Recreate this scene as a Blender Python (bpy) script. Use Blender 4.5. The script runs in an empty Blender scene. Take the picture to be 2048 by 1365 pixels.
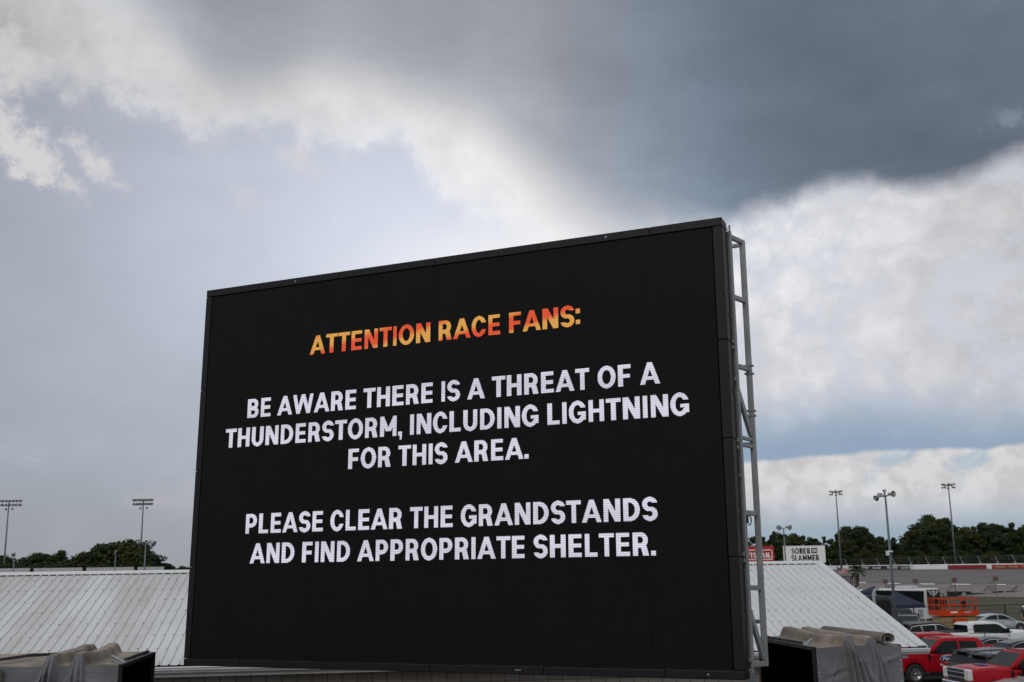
import bpy, bmesh, math, random
import numpy as np
from mathutils import Vector, Matrix
random.seed(7)
sc = bpy.context.scene
COL = sc.collection
PI = math.pi
rad = math.radians
# ------------------------------------------------------------------ camera
EYE = 5.4                                    # camera height over the parking lot
FPX, PITCH, ROLL = 2168.0, .206872, -.014891  # focal length in photo pixels, tilt up, roll
_f = Vector((0, math.cos(PITCH), math.sin(PITCH)))
_r = Vector((1, 0, 0)); _u = _r.cross(_f)
RIGHT = math.cos(ROLL) * _r + math.sin(ROLL) * _u
UP = -math.sin(ROLL) * _r + math.cos(ROLL) * _u
cam = bpy.data.cameras.new('camera')
cam.sensor_width = 36.0
cam.lens = 36.0 * FPX / 2048.0
cam.clip_end = 5000
cam.dof.use_dof = True
cam.dof.focus_distance = 18.6
cam.dof.aperture_fstop = 3.2
camo = bpy.data.objects.new('camera', cam)
COL.objects.link(camo)
m = Matrix((RIGHT, UP, -_f)).transposed().to_4x4()
m.translation = (0, 0, EYE)
camo.matrix_world = m
sc.camera = camo

def ray(x, y):
    return RIGHT * ((x - 1024) / FPX) + UP * (-(y - 682.5) / FPX) + _f
def at(x, y, Y):
    d = ray(x, y); d = d * (Y / d.y)
    return Vector((d.x, d.y, d.z + EYE))
def onz(x, y, z):
    d = ray(x, y); d = d * ((z - EYE) / d.z)
    return Vector((d.x, d.y, z))
def azel(x, y):
    d = ray(x, y).normalized()
    return math.degrees(math.atan2(d.x, d.y)), math.degrees(math.asin(d.z))
def lin(r, g, b):
    f = lambda c: (c / 255 / 12.92) if c / 255 <= .04045 else ((c / 255 + .055) / 1.055) ** 2.4
    return (f(r), f(g), f(b))

# ------------------------------------------------------------------ exposure, sun
sc.view_settings.view_transform = 'Standard'
sc.view_settings.look = 'None'
sc.view_settings.exposure = 0.0
sc.view_settings.gamma = 1.0
sc.view_settings.use_curve_mapping = False
try:
    sc.cycles.use_denoising = True
    sc.cycles.max_bounces = 6
    sc.cycles.transparent_max_bounces = 8
except Exception:
    pass
SUN_EL, SUN_AZ = 38.0, -152.0      # behind the photographer, veiled by cloud
sun = bpy.data.lights.new('sun', 'SUN')
sun.energy = 0.7
sun.angle = rad(25)
sun.color = (1.0, .96, .9)
suno = bpy.data.objects.new('sun', sun)
COL.objects.link(suno)
sd = Vector((math.sin(rad(SUN_AZ)) * math.cos(rad(SUN_EL)), math.cos(rad(SUN_AZ)) * math.cos(rad(SUN_EL)), math.sin(rad(SUN_EL))))
suno.rotation_euler = sd.to_track_quat('Z', 'Y').to_euler()
suno.location = (0, 0, 60)

# ------------------------------------------------------------------ world: procedural storm sky
world = bpy.data.worlds.new('World'); sc.world = world
world.use_nodes = True
WT = world.node_tree; WT.nodes.clear()
class S:
    """a scalar socket with arithmetic"""
    nt = None
    def __init__(s, k): s.k = k
    @staticmethod
    def op(o, *a, clamp=False):
        n = S.nt.nodes.new('ShaderNodeMath'); n.operation = o; n.use_clamp = clamp
        for i, v in enumerate(a):
            if isinstance(v, S): S.nt.links.new(v.k, n.inputs[i])
            else: n.inputs[i].default_value = v
        return S(n.outputs[0])
    def __add__(s, o): return S.op('ADD', s, o)
    def __radd__(s, o): return S.op('ADD', o, s)
    def __sub__(s, o): return S.op('SUBTRACT', s, o)
    def __rsub__(s, o): return S.op('SUBTRACT', o, s)
    def __mul__(s, o): return S.op('MULTIPLY', s, o)
    def __rmul__(s, o): return S.op('MULTIPLY', o, s)
    def __truediv__(s, o): return S.op('DIVIDE', s, o)
    def exp(s): return S.op('EXPONENT', s)
    def sq(s): return S.op('MULTIPLY', s, s)
def sstep(x, a, b, to0=0.0, to1=1.0):
    n = S.nt.nodes.new('ShaderNodeMapRange'); n.interpolation_type = 'SMOOTHSTEP'
    for i, v in enumerate((x, a, b, to0, to1)):
        if isinstance(v, S): S.nt.links.new(v.k, n.inputs[i])
        else: n.inputs[i].default_value = v
    return S(n.outputs[0])
def curve(x, pts, xr, yr):
    """piecewise smooth y(x); pts in real units, xr / yr the ranges they are packed into"""
    t = sstep_lin(x, xr[0], xr[1])
    n = S.nt.nodes.new('ShaderNodeFloatCurve'); c = n.mapping.curves[0]
    P = sorted(((min(max((a - xr[0]) / (xr[1] - xr[0]), 0), 1), (b - yr[0]) / (yr[1] - yr[0])) for a, b in pts))
    while len(c.points) < len(P): c.points.new(.5, .5)
    for p, (a, b) in zip(c.points, P): p.location = (a, b)
    n.mapping.use_clip = False
    n.mapping.update()
    S.nt.links.new(t.k, n.inputs['Value'])
    return S(n.outputs[0]) * (yr[1] - yr[0]) + yr[0]
def sstep_lin(x, a, b):
    n = S.nt.nodes.new('ShaderNodeMapRange'); n.clamp = True
    S.nt.links.new(x.k, n.inputs[0]); n.inputs[1].default_value = a; n.inputs[2].default_value = b
    return S(n.outputs[0])
def mixc(f, a, b):
    n = S.nt.nodes.new('ShaderNodeMix'); n.data_type = 'RGBA'
    for i, v in ((0, f), (6, a), (7, b)):
        if isinstance(v, S): S.nt.links.new(v.k, n.inputs[i])
        elif hasattr(v, 'is_linked'): S.nt.links.new(v, n.inputs[i])
        elif isinstance(v, tuple): n.inputs[i].default_value = (*v, 1)
        else: n.inputs[i].default_value = v
    return n.outputs[2]
def grey(v, tint):
    n = S.nt.nodes.new('ShaderNodeCombineColor')
    for i in range(3): S.nt.links.new((v * tint[i]).k, n.inputs[i])
    return n.outputs[0]
S.nt = WT
tc = WT.nodes.new('ShaderNodeTexCoord')
sep = WT.nodes.new('ShaderNodeSeparateXYZ'); WT.links.new(tc.outputs['Generated'], sep.inputs[0])
X, Y, Z = (S(sep.outputs[i]) for i in range(3))
az = S.op('ARCTAN2', X, Y) * 57.2958
el = S.op('ARCSINE', Z) * 57.2958
def noise(scale, detail, rough=.55, zs=1.0, off=0.0, dist=0.0):
    mp = WT.nodes.new('ShaderNodeMapping'); mp.inputs['Scale'].default_value = (1, 1, zs); mp.inputs['Location'].default_value = (off, off * .7, off * 1.3)
    WT.links.new(tc.outputs['Generated'], mp.inputs[0])
    n = WT.nodes.new('ShaderNodeTexNoise'); n.inputs['Scale'].default_value = scale; n.inputs['Detail'].default_value = detail
    n.inputs['Roughness'].default_value = rough; n.inputs['Distortion'].default_value = dist
    WT.links.new(mp.outputs[0], n.inputs['Vector'])
    return S(n.outputs[0]) - .5
nA = noise(5.5, 3, .5)                # big billows
nB = noise(14, 8, .6, 1.0, 3.1)       # cauliflower edges
nC = noise(40, 6, .6, 1.0, 7.7)       # wisps
nD = noise(9, 6, .55, 2.2, 11.0)      # flattened streaks
nE = noise(24, 5, .55, 1.3, 19.0, .8)

def pts(*pp):
    return [azel(x, y) for x, y in pp]
AZR, ELR = (-32, 32), (-2, 34)
# clear grey-blue air between the clouds, brighter where the veiled light comes through
nF = noise(85, 7, .62, 1.0, 27.0)
glow = (0 - ((az + 3) / 17.0).sq() - ((el - 17) / 9.5).sq()).exp()
base_v = .375 + .40 * glow + .04 * sstep(az, 8, 26) - .07 * sstep(el, 7, 1.5) * sstep(az, -8, -20)
base_v = base_v * (1.0 + .14 * nA + .20 * nD + .12 * nB) + .025 * sstep(el, 9, 2)
base = grey(base_v * 1.03, (.925, .985, 1.125))
nish = WT.nodes.new('ShaderNodeTexSky'); nish.sky_type = 'NISHITA'; nish.sun_disc = False
nish.sun_elevation = rad(SUN_EL); nish.sun_rotation = rad(SUN_AZ)
nb = WT.nodes.new('ShaderNodeMix'); nb.data_type = 'RGBA'; nb.blend_type = 'MULTIPLY'; nb.inputs[0].default_value = 1
WT.links.new(nish.outputs[0], nb.inputs[6]); nb.inputs[7].default_value = (.09, .09, .09, 1)
colr = mixc(.12, base, nb.outputs[2])
# faint low clouds on the left, just above the horizon
band = sstep(el, 1.0, 2.6) * sstep(el, 11, 6)
lowm = sstep(nD + .45 * nB, .0, .26) * band * sstep(az, -8, -14) * .58
colr = mixc(lowm, colr, lin(186, 186, 194))
stre = (0 - ((el - 3.15 + 5 * nA) / .55).sq()).exp() * sstep(nD, -.05, .1) * sstep(az, -10, -14) * .5
colr = mixc(stre, colr, lin(184, 178, 184))
# high white cloud band: everything above this edge
ew = curve(az, pts((-150, 60), (-40, 130), (0, 165), (80, 185), (150, 208), (205, 190), (270, 218), (340, 225), (392, 282), (440, 282), (500, 270), (600, 285), (700, 300), (800, 296), (838, 340), (880, 395), (930, 428), (1010, 455), (1080, 500), (1300, 560), (1500, 600), (2100, 600)), AZR, ELR)
dw = el - ew + 2.2 * nB + 2.6 * nC + 1.3 * nF
dw2 = el - ew + 3.2 * nB + 3.0 * nC + 1.6 * nF + 1.5 * nA
mw = .62 * sstep(dw, -1.3, 3.0) + .36 * sstep(dw2, -.5, 1.0)
lw = (0 - ((az + 2) / 9.0).sq() - ((el - 20.5) / 4.5).sq()).exp()
wv = .655 + .19 * lw - .16 * sstep(az, -20, -28) + .08 * sstep(dw, 2.2, .3) + .34 * nB + .20 * nC + .06 * nF + .2 * nD
colr = mixc(mw, colr, grey(wv, (1.0, .985, .99)))
# bright haze low over the middle
a0, e0 = azel(1000, 520)
hz = (0 - ((az - a0) / 7.0).sq() - ((el - e0 - .12 * (az - a0)) / 2.3).sq()).exp() * .85
colr = mixc(hz, colr, lin(243, 242, 245))
# broken wisps far left
for (x, y, sx, sy, k) in ((15, 270, 2.0, 1.9, 1.0), (75, 325, 2.0, 1.2, 1.0), (120, 362, 1.5, .8, .9), (170, 300, 1.2, 1.0, .85), (205, 345, 1.3, .8, .8), (10, 80, 2.2, 1.4, .5), (485, 390, 1.0, .6, .4), (580, 305, 1.8, .8, .6)):
    a0, e0 = azel(x, y)
    g = (0 - ((az - a0) / sx).sq() - ((el - e0 + .35 * (az - a0)) / sy).sq()).exp()
    mk = sstep(g * 1.1 + 1.0 * nB + 2.6 * nC + 1.7 * nF, .30, 1.30) * sstep(g, .06, .40) * k
    colr = mixc(mk, colr, lin(213, 210, 212))
# tall pale cloud field on the right, blue-grey towards its flat base
mr = sstep(az + 2.2 * nB, 4.0, 7.5)
rv = .70 + .20 * nB + .20 * nE + .12 * nC + .08 * nA - .13 * sstep(az, 17, 27) + .16 * (0 - ((az - 13) / 5.0).sq() - ((el - 16.5) / 3.5).sq()).exp()
b1 = S.op('ABSOLUTE', noise(10, 7, .55, 1.15, 41.0)); b2 = S.op('ABSOLUTE', noise(23, 6, .55, 1.1, 53.0))
crease = sstep(b1, .085, .0) * .55 + sstep(b2, .06, .0) * .3
rv = rv + .10 * sstep(b1, .05, .2) + .05 * sstep(b2, .03, .15) - .04
fieldc = grey(rv, (.99, .99, 1.025))
fieldc = mixc(crease, fieldc, lin(203, 207, 219))
under = sstep(el + 2.2 * nA + 1.3 * nD, 9.4, 5.6)
fieldc = mixc(under * .93, fieldc, lin(140, 163, 187))
blu = sstep(nE + .6 * nB, .12, .34) * .5
fieldc = mixc(blu, fieldc, lin(186, 196, 212))
colr = mixc(mr, colr, fieldc)
# cumulus bank standing on the right horizon
eb = curve(az, pts((1380, 935), (1480, 925), (1540, 918), (1610, 909), (1680, 909), (1745, 903), (1830, 897), (1890, 893), (1960, 897), (2048, 884), (2150, 880)), AZR, ELR)
db = eb - el + .5 * nB + .3 * nC + .14 * nF
mb = sstep(db, -.06, .22) * mr
bankc = grey(.58 + .24 * nB + .20 * nE + .10 * nC + .10 * sstep(b2, .0, .12) + .06 * sstep(b1, .0, .15), (1.0, .985, 1.0))
holes = sstep(1.5 * nE + .9 * nB + .4 * nC, .03, .26) * sstep(db, 2.6, .4) * .8
bankc = mixc(holes, bankc, lin(165, 184, 200))
bankc = mixc(sstep(el, 3.9, 1.3), bankc, lin(157, 173, 187))
colr = mixc(mb, colr, bankc)
# the dark thunderhead
ed = curve(az, pts((-60, -160), (100, -70), (260, -10), (330, 40), (390, 100), (450, 142), (540, 140), (640, 105), (740, 128), (820, 165), (890, 195), (960, 240), (1020, 305), (1080, 365), (1140, 418), (1200, 450), (1280, 470), (1400, 462), (1500, 432), (1560, 415), (1650, 378), (1730, 372), (1800, 384), (1900, 378), (1975, 345), (2048, 312), (2150, 260)), AZR, (0, 36))
wd = curve(az, [(-32, 1.7), (-14, 1.6), (-6, 1.7), (0, 2.5), (5, 2.9), (9, 2.0), (13, 1.0), (24, .85), (32, .8)], AZR, (0, 3))
dd = (el - ed + 1.7 * nB + 1.0 * nA + .7 * nC + .25 * nF + 1.0 * sstep(az, 2, -6)) / wd
md = sstep(dd, -.8, 1.1)
dv = curve(az + 9 * nA + 5 * nB + .25 * (el - 22), [(-32, .55), (-22, .47), (-17, .345), (-13, .325), (-8, .325), (-3, .335), (1, .335), (5, .29), (9, .26), (13, .20), (18, .162), (23, .158), (27, .172), (32, .2)], AZR, (0, 1))
lighter = sstep(dd, 3.2, .3)
dv = dv * (1.0 + .30 * nA + .42 * nD + .30 * nB + .10 * nC) * (1.0 + .30 * lighter * sstep(az, 14, 4))
dkc = mixc(sstep(az, 0, 13), grey(dv, (.95, 1.0, 1.10)), grey(dv, (.80, 1.0, 1.31)))
sc_m = sstep(nB + .5 * nC, .10, .26) * sstep(az, 19, 24) * sstep(dd, 5.0, 1.0) * .5
dkc = mixc(sc_m, dkc, lin(165, 170, 180))
colr = mixc(md, colr, dkc)
# the rest of the dome (behind and above the camera): bright broken overcast
away = sstep(S.op('MAXIMUM', S.op('ABSOLUTE', az), el + 4), 33, 58)
rest = grey(.60 + .45 * nA + .15 * nB, (.97, 1.0, 1.05))
colr = mixc(away, colr, rest)
bg = WT.nodes.new('ShaderNodeBackground'); bg.inputs[1].default_value = 1.0
WT.links.new(colr, bg.inputs[0])
wo = WT.nodes.new('ShaderNodeOutputWorld'); WT.links.new(bg.outputs[0], wo.inputs[0])
world.cycles.sampling_method = 'MANUAL' if hasattr(world.cycles, 'sampling_method') else world.cycles.sampling_method
try: world.cycles.sample_map_resolution = 512
except Exception: pass

# ------------------------------------------------------------------ materials
MATS = {}
def mat(name, c, rough=.6, metal=0.0, var=.12, vscale=3.0, bump=0.0, bscale=40.0, spec=.5, c2=None, coat=0.0, emit=None):
    if name in MATS: return MATS[name]
    M = bpy.data.materials.new(name); M.use_nodes = True
    nt = M.node_tree; p = nt.nodes['Principled BSDF']
    p.inputs['Roughness'].default_value = rough; p.inputs['Metallic'].default_value = metal
    p.inputs['Specular IOR Level'].default_value = spec
    p.inputs['Coat Weight'].default_value = coat
    t = nt.nodes.new('ShaderNodeTexCoord')
    n = nt.nodes.new('ShaderNodeTexNoise'); n.inputs['Scale'].default_value = vscale; n.inputs['Detail'].default_value = 5
    nt.links.new(t.outputs['Object'], n.inputs['Vector'])
    r = nt.nodes.new('ShaderNodeMix'); r.data_type = 'RGBA'
    a = tuple(max(0, v * (1 - var)) for v in c); b = c2 or tuple(min(1, v * (1 + var)) for v in c)
    r.inputs[6].default_value = (*a, 1); r.inputs[7].default_value = (*b, 1)
    mr_ = nt.nodes.new('ShaderNodeMapRange'); mr_.inputs[1].default_value = .3; mr_.inputs[2].default_value = .7
    nt.links.new(n.outputs[0], mr_.inputs[0]); nt.links.new(mr_.outputs[0], r.inputs[0])
    nt.links.new(r.outputs[2], p.inputs['Base Color'])
    if bump:
        n2 = nt.nodes.new('ShaderNodeTexNoise'); n2.inputs['Scale'].default_value = bscale; n2.inputs['Detail'].default_value = 3
        nt.links.new(t.outputs['Object'], n2.inputs['Vector'])
        bp = nt.nodes.new('ShaderNodeBump'); bp.inputs['Strength'].default_value = bump; bp.inputs['Distance'].default_value = .02
        nt.links.new(n2.outputs[0], bp.inputs['Height']); nt.links.new(bp.outputs[0], p.inputs['Normal'])
    if emit:
        p.inputs['Emission Color'].default_value = (*emit, 1); p.inputs['Emission Strength'].default_value = 1
    MATS[name] = M
    return M

# ------------------------------------------------------------------ mesh helpers
class MB:
    def __init__(s): s.v = []; s.f = []; s.mi = []; s.sm = []
    def add(s, V, F, mi=0, smooth=False):
        o = len(s.v); s.v += [tuple(p) for p in V]
        for f in F:
            s.f.append(tuple(i + o for i in f)); s.mi.append(mi); s.sm.append(smooth)
        return s
    def box(s, c, d, mi=0, rot=None):
        h = [x / 2 for x in d]; V = []
        for z in (-1, 1):
            for y in (-1, 1):
                for x in (-1, 1):
                    p = Vector((x * h[0], y * h[1], z * h[2]))
                    if rot is not None: p = rot @ p
                    V.append(p + Vector(c))
        return s.add(V, [(0, 2, 3, 1), (4, 5, 7, 6), (0, 1, 5, 4), (2, 6, 7, 3), (0, 4, 6, 2), (1, 3, 7, 5)], mi)
    def bar(s, a, b, w, h=None, mi=0, up=(0, 0, 1)):
        a, b = Vector(a), Vector(b); h = h or w
        d = b - a; L = d.length; d.normalize(); u = Vector(up)
        if abs(d.dot(u)) > .98: u = Vector((0, 1, 0)) if abs(d.y) < .9 else Vector((1, 0, 0))
        x = d.cross(u).normalized(); z = x.cross(d)
        return s.box((a + b) / 2, (w, L, h), mi, Matrix((x, d, z)).transposed())
    def tube(s, P, r, n=8, mi=0, cap=True, smooth=True):
        P = [Vector(p) for p in P]; R = r if isinstance(r, (list, tuple)) else [r] * len(P)
        V = []; F = []
        for i, p in enumerate(P):
            d = (P[min(i + 1, len(P) - 1)] - P[max(i - 1, 0)]).normalized()
            u = Vector((0, 0, 1)) if abs(d.z) < .9 else Vector((1, 0, 0))
            x = d.cross(u).normalized(); y = d.cross(x)
            for k in range(n):
                t = 2 * PI * k / n; V.append(p + (x * math.cos(t) + y * math.sin(t)) * R[i])
        for i in range(len(P) - 1):
            for k in range(n):
                F.append((i * n + k, i * n + (k + 1) % n, (i + 1) * n + (k + 1) % n, (i + 1) * n + k))
        s.add(V, F, mi, smooth)
        if cap:
            s.add(V[:n], [tuple(range(n - 1, -1, -1))], mi); s.add(V[-n:], [tuple(range(n))], mi)
        return s
    def lathe(s, prof, n=24, axis='z', c=(0, 0, 0), mi=0, smooth=True, closed=False):
        V = []; F = []
        for r, h in prof:
            for k in range(n):
                t = 2 * PI * k / n; a, b = r * math.cos(t), r * math.sin(t)
                p = {'z': (a, b, h), 'y': (a, h, b), 'x': (h, a, b)}[axis]
                V.append(Vector(p) + Vector(c))
        m_ = len(prof)
        for i in range(m_ - (0 if closed else 1)):
            j = (i + 1) % m_
            for k in range(n):
                F.append((i * n + k, i * n + (k + 1) % n, j * n + (k + 1) % n, j * n + k))
        s.add(V, F, mi, smooth)
        if not closed:
            if prof[0][0] > 1e-5: s.add(V[:n], [tuple(range(n))], mi)
            if prof[-1][0] > 1e-5: s.add(V[-n:], [tuple(range(n))], mi)
        return s
    def ngon(s, P, mi=0): return s.add(P, [tuple(range(len(P)))], mi)
    def plate(s, P, n, t, mi=0):
        """a flat polygon given thickness t along n"""
        n = Vector(n) * t; k = len(P); V = [Vector(p) for p in P] + [Vector(p) + n for p in P]
        F = [tuple(range(k - 1, -1, -1)), tuple(range(k, 2 * k))] + [(i, (i + 1) % k, k + (i + 1) % k, k + i) for i in range(k)]
        return s.add(V, F, mi)
    def grid(s, fn, nu, nv, mi=0, smooth=True):
        V = [fn(i / nu, j / nv) for j in range(nv + 1) for i in range(nu + 1)]
        F = [(j * (nu + 1) + i, j * (nu + 1) + i + 1, (j + 1) * (nu + 1) + i + 1, (j + 1) * (nu + 1) + i) for j in range(nv) for i in range(nu)]
        return s.add(V, F, mi, smooth)
    def mesh(s, name, mats, bevel=0, seg=2, fix=True):
        me = bpy.data.meshes.new(name)
        me.from_pydata(s.v, [], s.f)
        for mm in (mats if isinstance(mats, (list, tuple)) else [mats]): me.materials.append(mm)
        me.polygons.foreach_set('material_index', s.mi); me.polygons.foreach_set('use_smooth', s.sm)
        if fix or bevel:
            b = bmesh.new(); b.from_mesh(me)
            bmesh.ops.remove_doubles(b, verts=b.verts, dist=1e-5)
            if bevel:
                bmesh.ops.recalc_face_normals(b, faces=b.faces)
                E = [e for e in b.edges if len(e.link_faces) == 2 and e.calc_face_angle(0) > rad(28)]
                bmesh.ops.bevel(b, geom=E, offset=bevel, segments=seg, profile=.5, affect='EDGES', clamp_overlap=True)
            bmesh.ops.recalc_face_normals(b, faces=b.faces)
            b.to_mesh(me); b.free()
        me.update()
        return me
    def build(s, name, mats, parent=None, **k):
        return obj(name, s.mesh(name, mats, **k), parent)
def obj(name, me, parent=None):
    o = bpy.data.objects.new(name, me); COL.objects.link(o)
    if parent: o.parent = parent
    return o
def tag(o, label=None, cat=None, group=None, kind=None):
    if label: o['label'] = label
    if cat: o['category'] = cat
    if group: o['group'] = group
    if kind: o['kind'] = kind
    return o
def thing(name, label, cat, loc=(0, 0, 0), rz=0.0, group=None):
    o = bpy.data.objects.new(name, None); COL.objects.link(o)
    o.location = loc; o.rotation_euler = (0, 0, rz); o.empty_display_size = .3
    return tag(o, label, cat, group)
def dup(o, parent=None):
    c = o.copy(); COL.objects.link(c)
    if parent: c.parent = parent
    for ch in list(o.children): dup(ch, c)
    return c
# lettering -------------------------------------------------------------
def text_mesh(txt, u0, u1, v0, cap, bold=.03, shear=0.0, depth=.004, res=3):
    """verts (u, depth, v): text fitted between u0 and u1, baseline v0, capital height cap"""
    def raw(t):
        c = bpy.data.curves.new('t', 'FONT'); c.body = t; c.offset = bold; c.shear = shear; c.resolution_u = res; c.extrude = .01
        o = bpy.data.objects.new('t', c); COL.objects.link(o)
        dg = bpy.context.evaluated_depsgraph_get()
        me = bpy.data.meshes.new_from_object(o.evaluated_get(dg))
        bpy.data.objects.remove(o); bpy.data.curves.remove(c)
        return me
    h = raw('H'); hy = [v.co.y for v in h.vertices]; lo, hi = min(hy), max(hy)
    me = raw(txt); xs = [v.co.x for v in me.vertices]; a, b = min(xs), max(xs)
    for v in me.vertices:
        x, y, z = v.co
        v.co = (u0 + (x - a) / (b - a) * (u1 - u0), -depth * (1 if z > 0 else 0), v0 + (y - lo) / (hi - lo) * cap)
    bpy.data.meshes.remove(h)
    return me
def lettering(name, parent, txt, u0, u1, v0, cap, material, xf=None, **k):
    me = text_mesh(txt, u0, u1, v0, cap, **k); me.materials.clear(); me.materials.append(material)
    if xf is not None: me.transform(xf)
    return obj(name, me, parent)

# block capitals drawn from strokes: each letter is a test "is this point ink?" on a unit-high cap
TH, TV = .225, .19
def _ring(x, y, cx, cy, rx, ry, tx=TH, ty=TV):
    o = ((x - cx) / rx) ** 2 + ((y - cy) / ry) ** 2 <= 1
    i = ((x - cx) / (rx - tx)) ** 2 + ((y - cy) / (ry - ty)) ** 2 < 1
    return o & ~i
def _dg(x, y, x0, x1, t=TH):       # slanted stem, left foot x0 at y=0 to left top x1 at y=1
    l = x0 + (x1 - x0) * y
    return (x >= l) & (x <= l + t)
def _bowl(x, y, w, y0, y1):
    r = (y1 - y0) / 2; cy = (y0 + y1) / 2; rx = min(r, w * .55); c = w - rx
    o = (y >= y0) & (y <= y1) & (x >= 0) & ((x <= c) | (((x - c) / rx) ** 2 + ((y - cy) / r) ** 2 <= 1))
    i = (y > y0 + TV) & (y < y1 - TV) & ((x <= c) | (((x - c) / max(.02, rx - TH)) ** 2 + ((y - cy) / max(.02, r - TV)) ** 2 < 1))
    return o & ~i
def _stem(x, a): return (x >= a) & (x <= a + TH)
def _barh(x, y, a, b_, y0, t=TV): return (x >= a) & (x <= b_) & (y >= y0) & (y <= y0 + t)
GW = dict(A=.94, B=.71, C=.77, D=.76, E=.63, F=.61, G=.82, H=.75, I=.21, L=.59, M=.93, N=.79, O=.87, P=.69, R=.72, S=.69, T=.70, U=.73, V=.9, W=1.26, X=.85)
GW.update({'.': .22, ',': .24, ':': .22, ' ': .29, '-': .3})
SB = {c: .072 for c in 'BDEFHILMNPRU'}
def glyph(c, x, y):
    w = GW[c]; st = _stem(x, 0); inb = (y >= 0) & (y <= 1) & (x >= 0) & (x <= w)
    if c == 'A': r = _dg(x, y, 0, w / 2 - TH * .5) | _dg(x, y, w - TH, w / 2 - TH * .5) | (_barh(x, y, .2, w - .2, .2, .16))
    elif c == 'B': r = st | _bowl(x, y, w, 0, .57) | _bowl(x, y, w * .95, .42, 1)
    elif c in 'CG':
        r = _ring(x, y, w / 2, .5, w / 2 + .01, .52) & ~((x > w * .60) & (abs(y - .5) < (.17 if c == 'C' else .2)) & (x > w * .5))
        if c == 'G': r = r & ~((x > w * .62) & (y > .40) & (y < .68)) | _barh(x, y, w * .52, w, .36, .165) | ((x >= w - TH * .95) & (x <= w) & (y > .12) & (y < .52))
    elif c == 'D':
        rx = w * .62; cx = w - rx; r = st | ((x >= cx) & _ring(x, y, cx, .5, rx, .5)) | _barh(x, y, 0, cx, 0) | _barh(x, y, 0, cx, 1 - TV)
    elif c == 'E': r = st | _barh(x, y, 0, w, 0) | _barh(x, y, 0, w * .95, .41) | _barh(x, y, 0, w * .98, 1 - TV)
    elif c == 'F': r = st | _barh(x, y, 0, w * .93, .38) | _barh(x, y, 0, w, 1 - TV)
    elif c == 'H': r = st | _stem(x, w - TH) | _barh(x, y, 0, w, .41)
    elif c == 'I': r = st
    elif c == 'L': r = st | _barh(x, y, 0, w, 0)
    elif c == 'M': r = st | _stem(x, w - TH) | ((y > .26) & (_dg(x, y, w / 2 - TH * .1, -.03, TH * 1.05) | _dg(x, y, w / 2 - TH * .95, w - TH + .03, TH * 1.05)))
    elif c == 'N': r = st | _stem(x, w - TH) | _dg(x, y, w - TH * 1.15, 0, TH * 1.15)
    elif c == 'O': r = _ring(x, y, w / 2, .5, w / 2, .52)
    elif c == 'P': r = st | _bowl(x, y, w, .31, 1)
    elif c == 'R': r = st | _bowl(x, y, w * .95, .34, 1) | ((y < .40) & _dg(x, y, w - TH * 1.18, w * .28, TH * 1.18))
    elif c == 'S':
        u = _ring(x, y, w / 2, .71, w / 2, .31) & ~((x > w / 2) & (y < .71) & (y > .55)) & ~((x > w / 2) & (y < .78) & (y > .6))
        l = _ring(x, y, w / 2, .29, w / 2, .31) & ~((x < w / 2) & (y > .22) & (y < .45))
        u = u & ~((x > w * .5) & (y < .60)); l = l & ~((x < w * .5) & (y > .40))
        r = u | l | (_barh(x, y, w * .3, w * .7, .42, .17)); inb = (y >= -.03) & (y <= 1.03)
    elif c == 'T': r = _barh(x, y, 0, w, 1 - TV) | _stem(x, w / 2 - TH / 2)
    elif c == 'U': r = ((y > .36) & (st | _stem(x, w - TH))) | ((y <= .36) & _ring(x, y, w / 2, .36, w / 2, .38)); inb = (y >= -.03) & (y <= 1)
    elif c == 'V': r = _dg(x, y, w / 2 - TH / 2, 0) | _dg(x, y, w / 2 - TH / 2, w - TH)
    elif c == 'W':
        q_ = w / 4; r = _dg(x, y, q_ - .09, -.01, TH * .95) | _dg(x, y, q_ - .09, w / 2 - TH / 2, TH * .95) | _dg(x, y, 3 * q_ - .1, w / 2 - TH / 2, TH * .95) | _dg(x, y, 3 * q_ - .1, w - TH, TH * .95)
    elif c == 'X': r = _dg(x, y, 0, w - TH) | _dg(x, y, w - TH, 0)
    elif c == '.': return (y >= 0) & (y <= .2) & (x >= 0) & (x <= w)
    elif c == ':': return (((y >= .08) & (y <= .29)) | ((y >= .60) & (y <= .81))) & (x >= 0) & (x <= w)
    elif c == ',': return ((y >= 0) & (y <= .2) & (x >= 0) & (x <= .22)) | ((y > -.2) & (y < 0) & _dg(x, y, .09, .09 + .0, .12 + 0 * x) & (x < .21 + y * .1))
    elif c == '-': return (y > .36) & (y < .54) & (x >= 0) & (x <= w)
    else: return x < -9
    if c in 'COG': inb = (y >= -.03) & (y <= 1.03)
    return r & inb
def ink_map(txt, nx, y):
    """bool image (len(y), nx) of the text stretched to nx columns"""
    pos = []; cur = 0.0
    for i, c in enumerate(txt):
        b0 = SB.get(c, .045 if c in 'COGS' else .02)
        if i: cur += b0
        pos.append((c, cur)); cur += GW[c] + (b0 if i < len(txt) - 1 else 0)
    xs = (np.arange(nx) + .5) / nx * cur
    im = np.zeros((len(y), nx), bool); Xg, Yg = np.meshgrid(xs, y)
    for c, p in pos:
        if c != ' ': im |= glyph(c, Xg - p, Yg)
    return im
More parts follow.
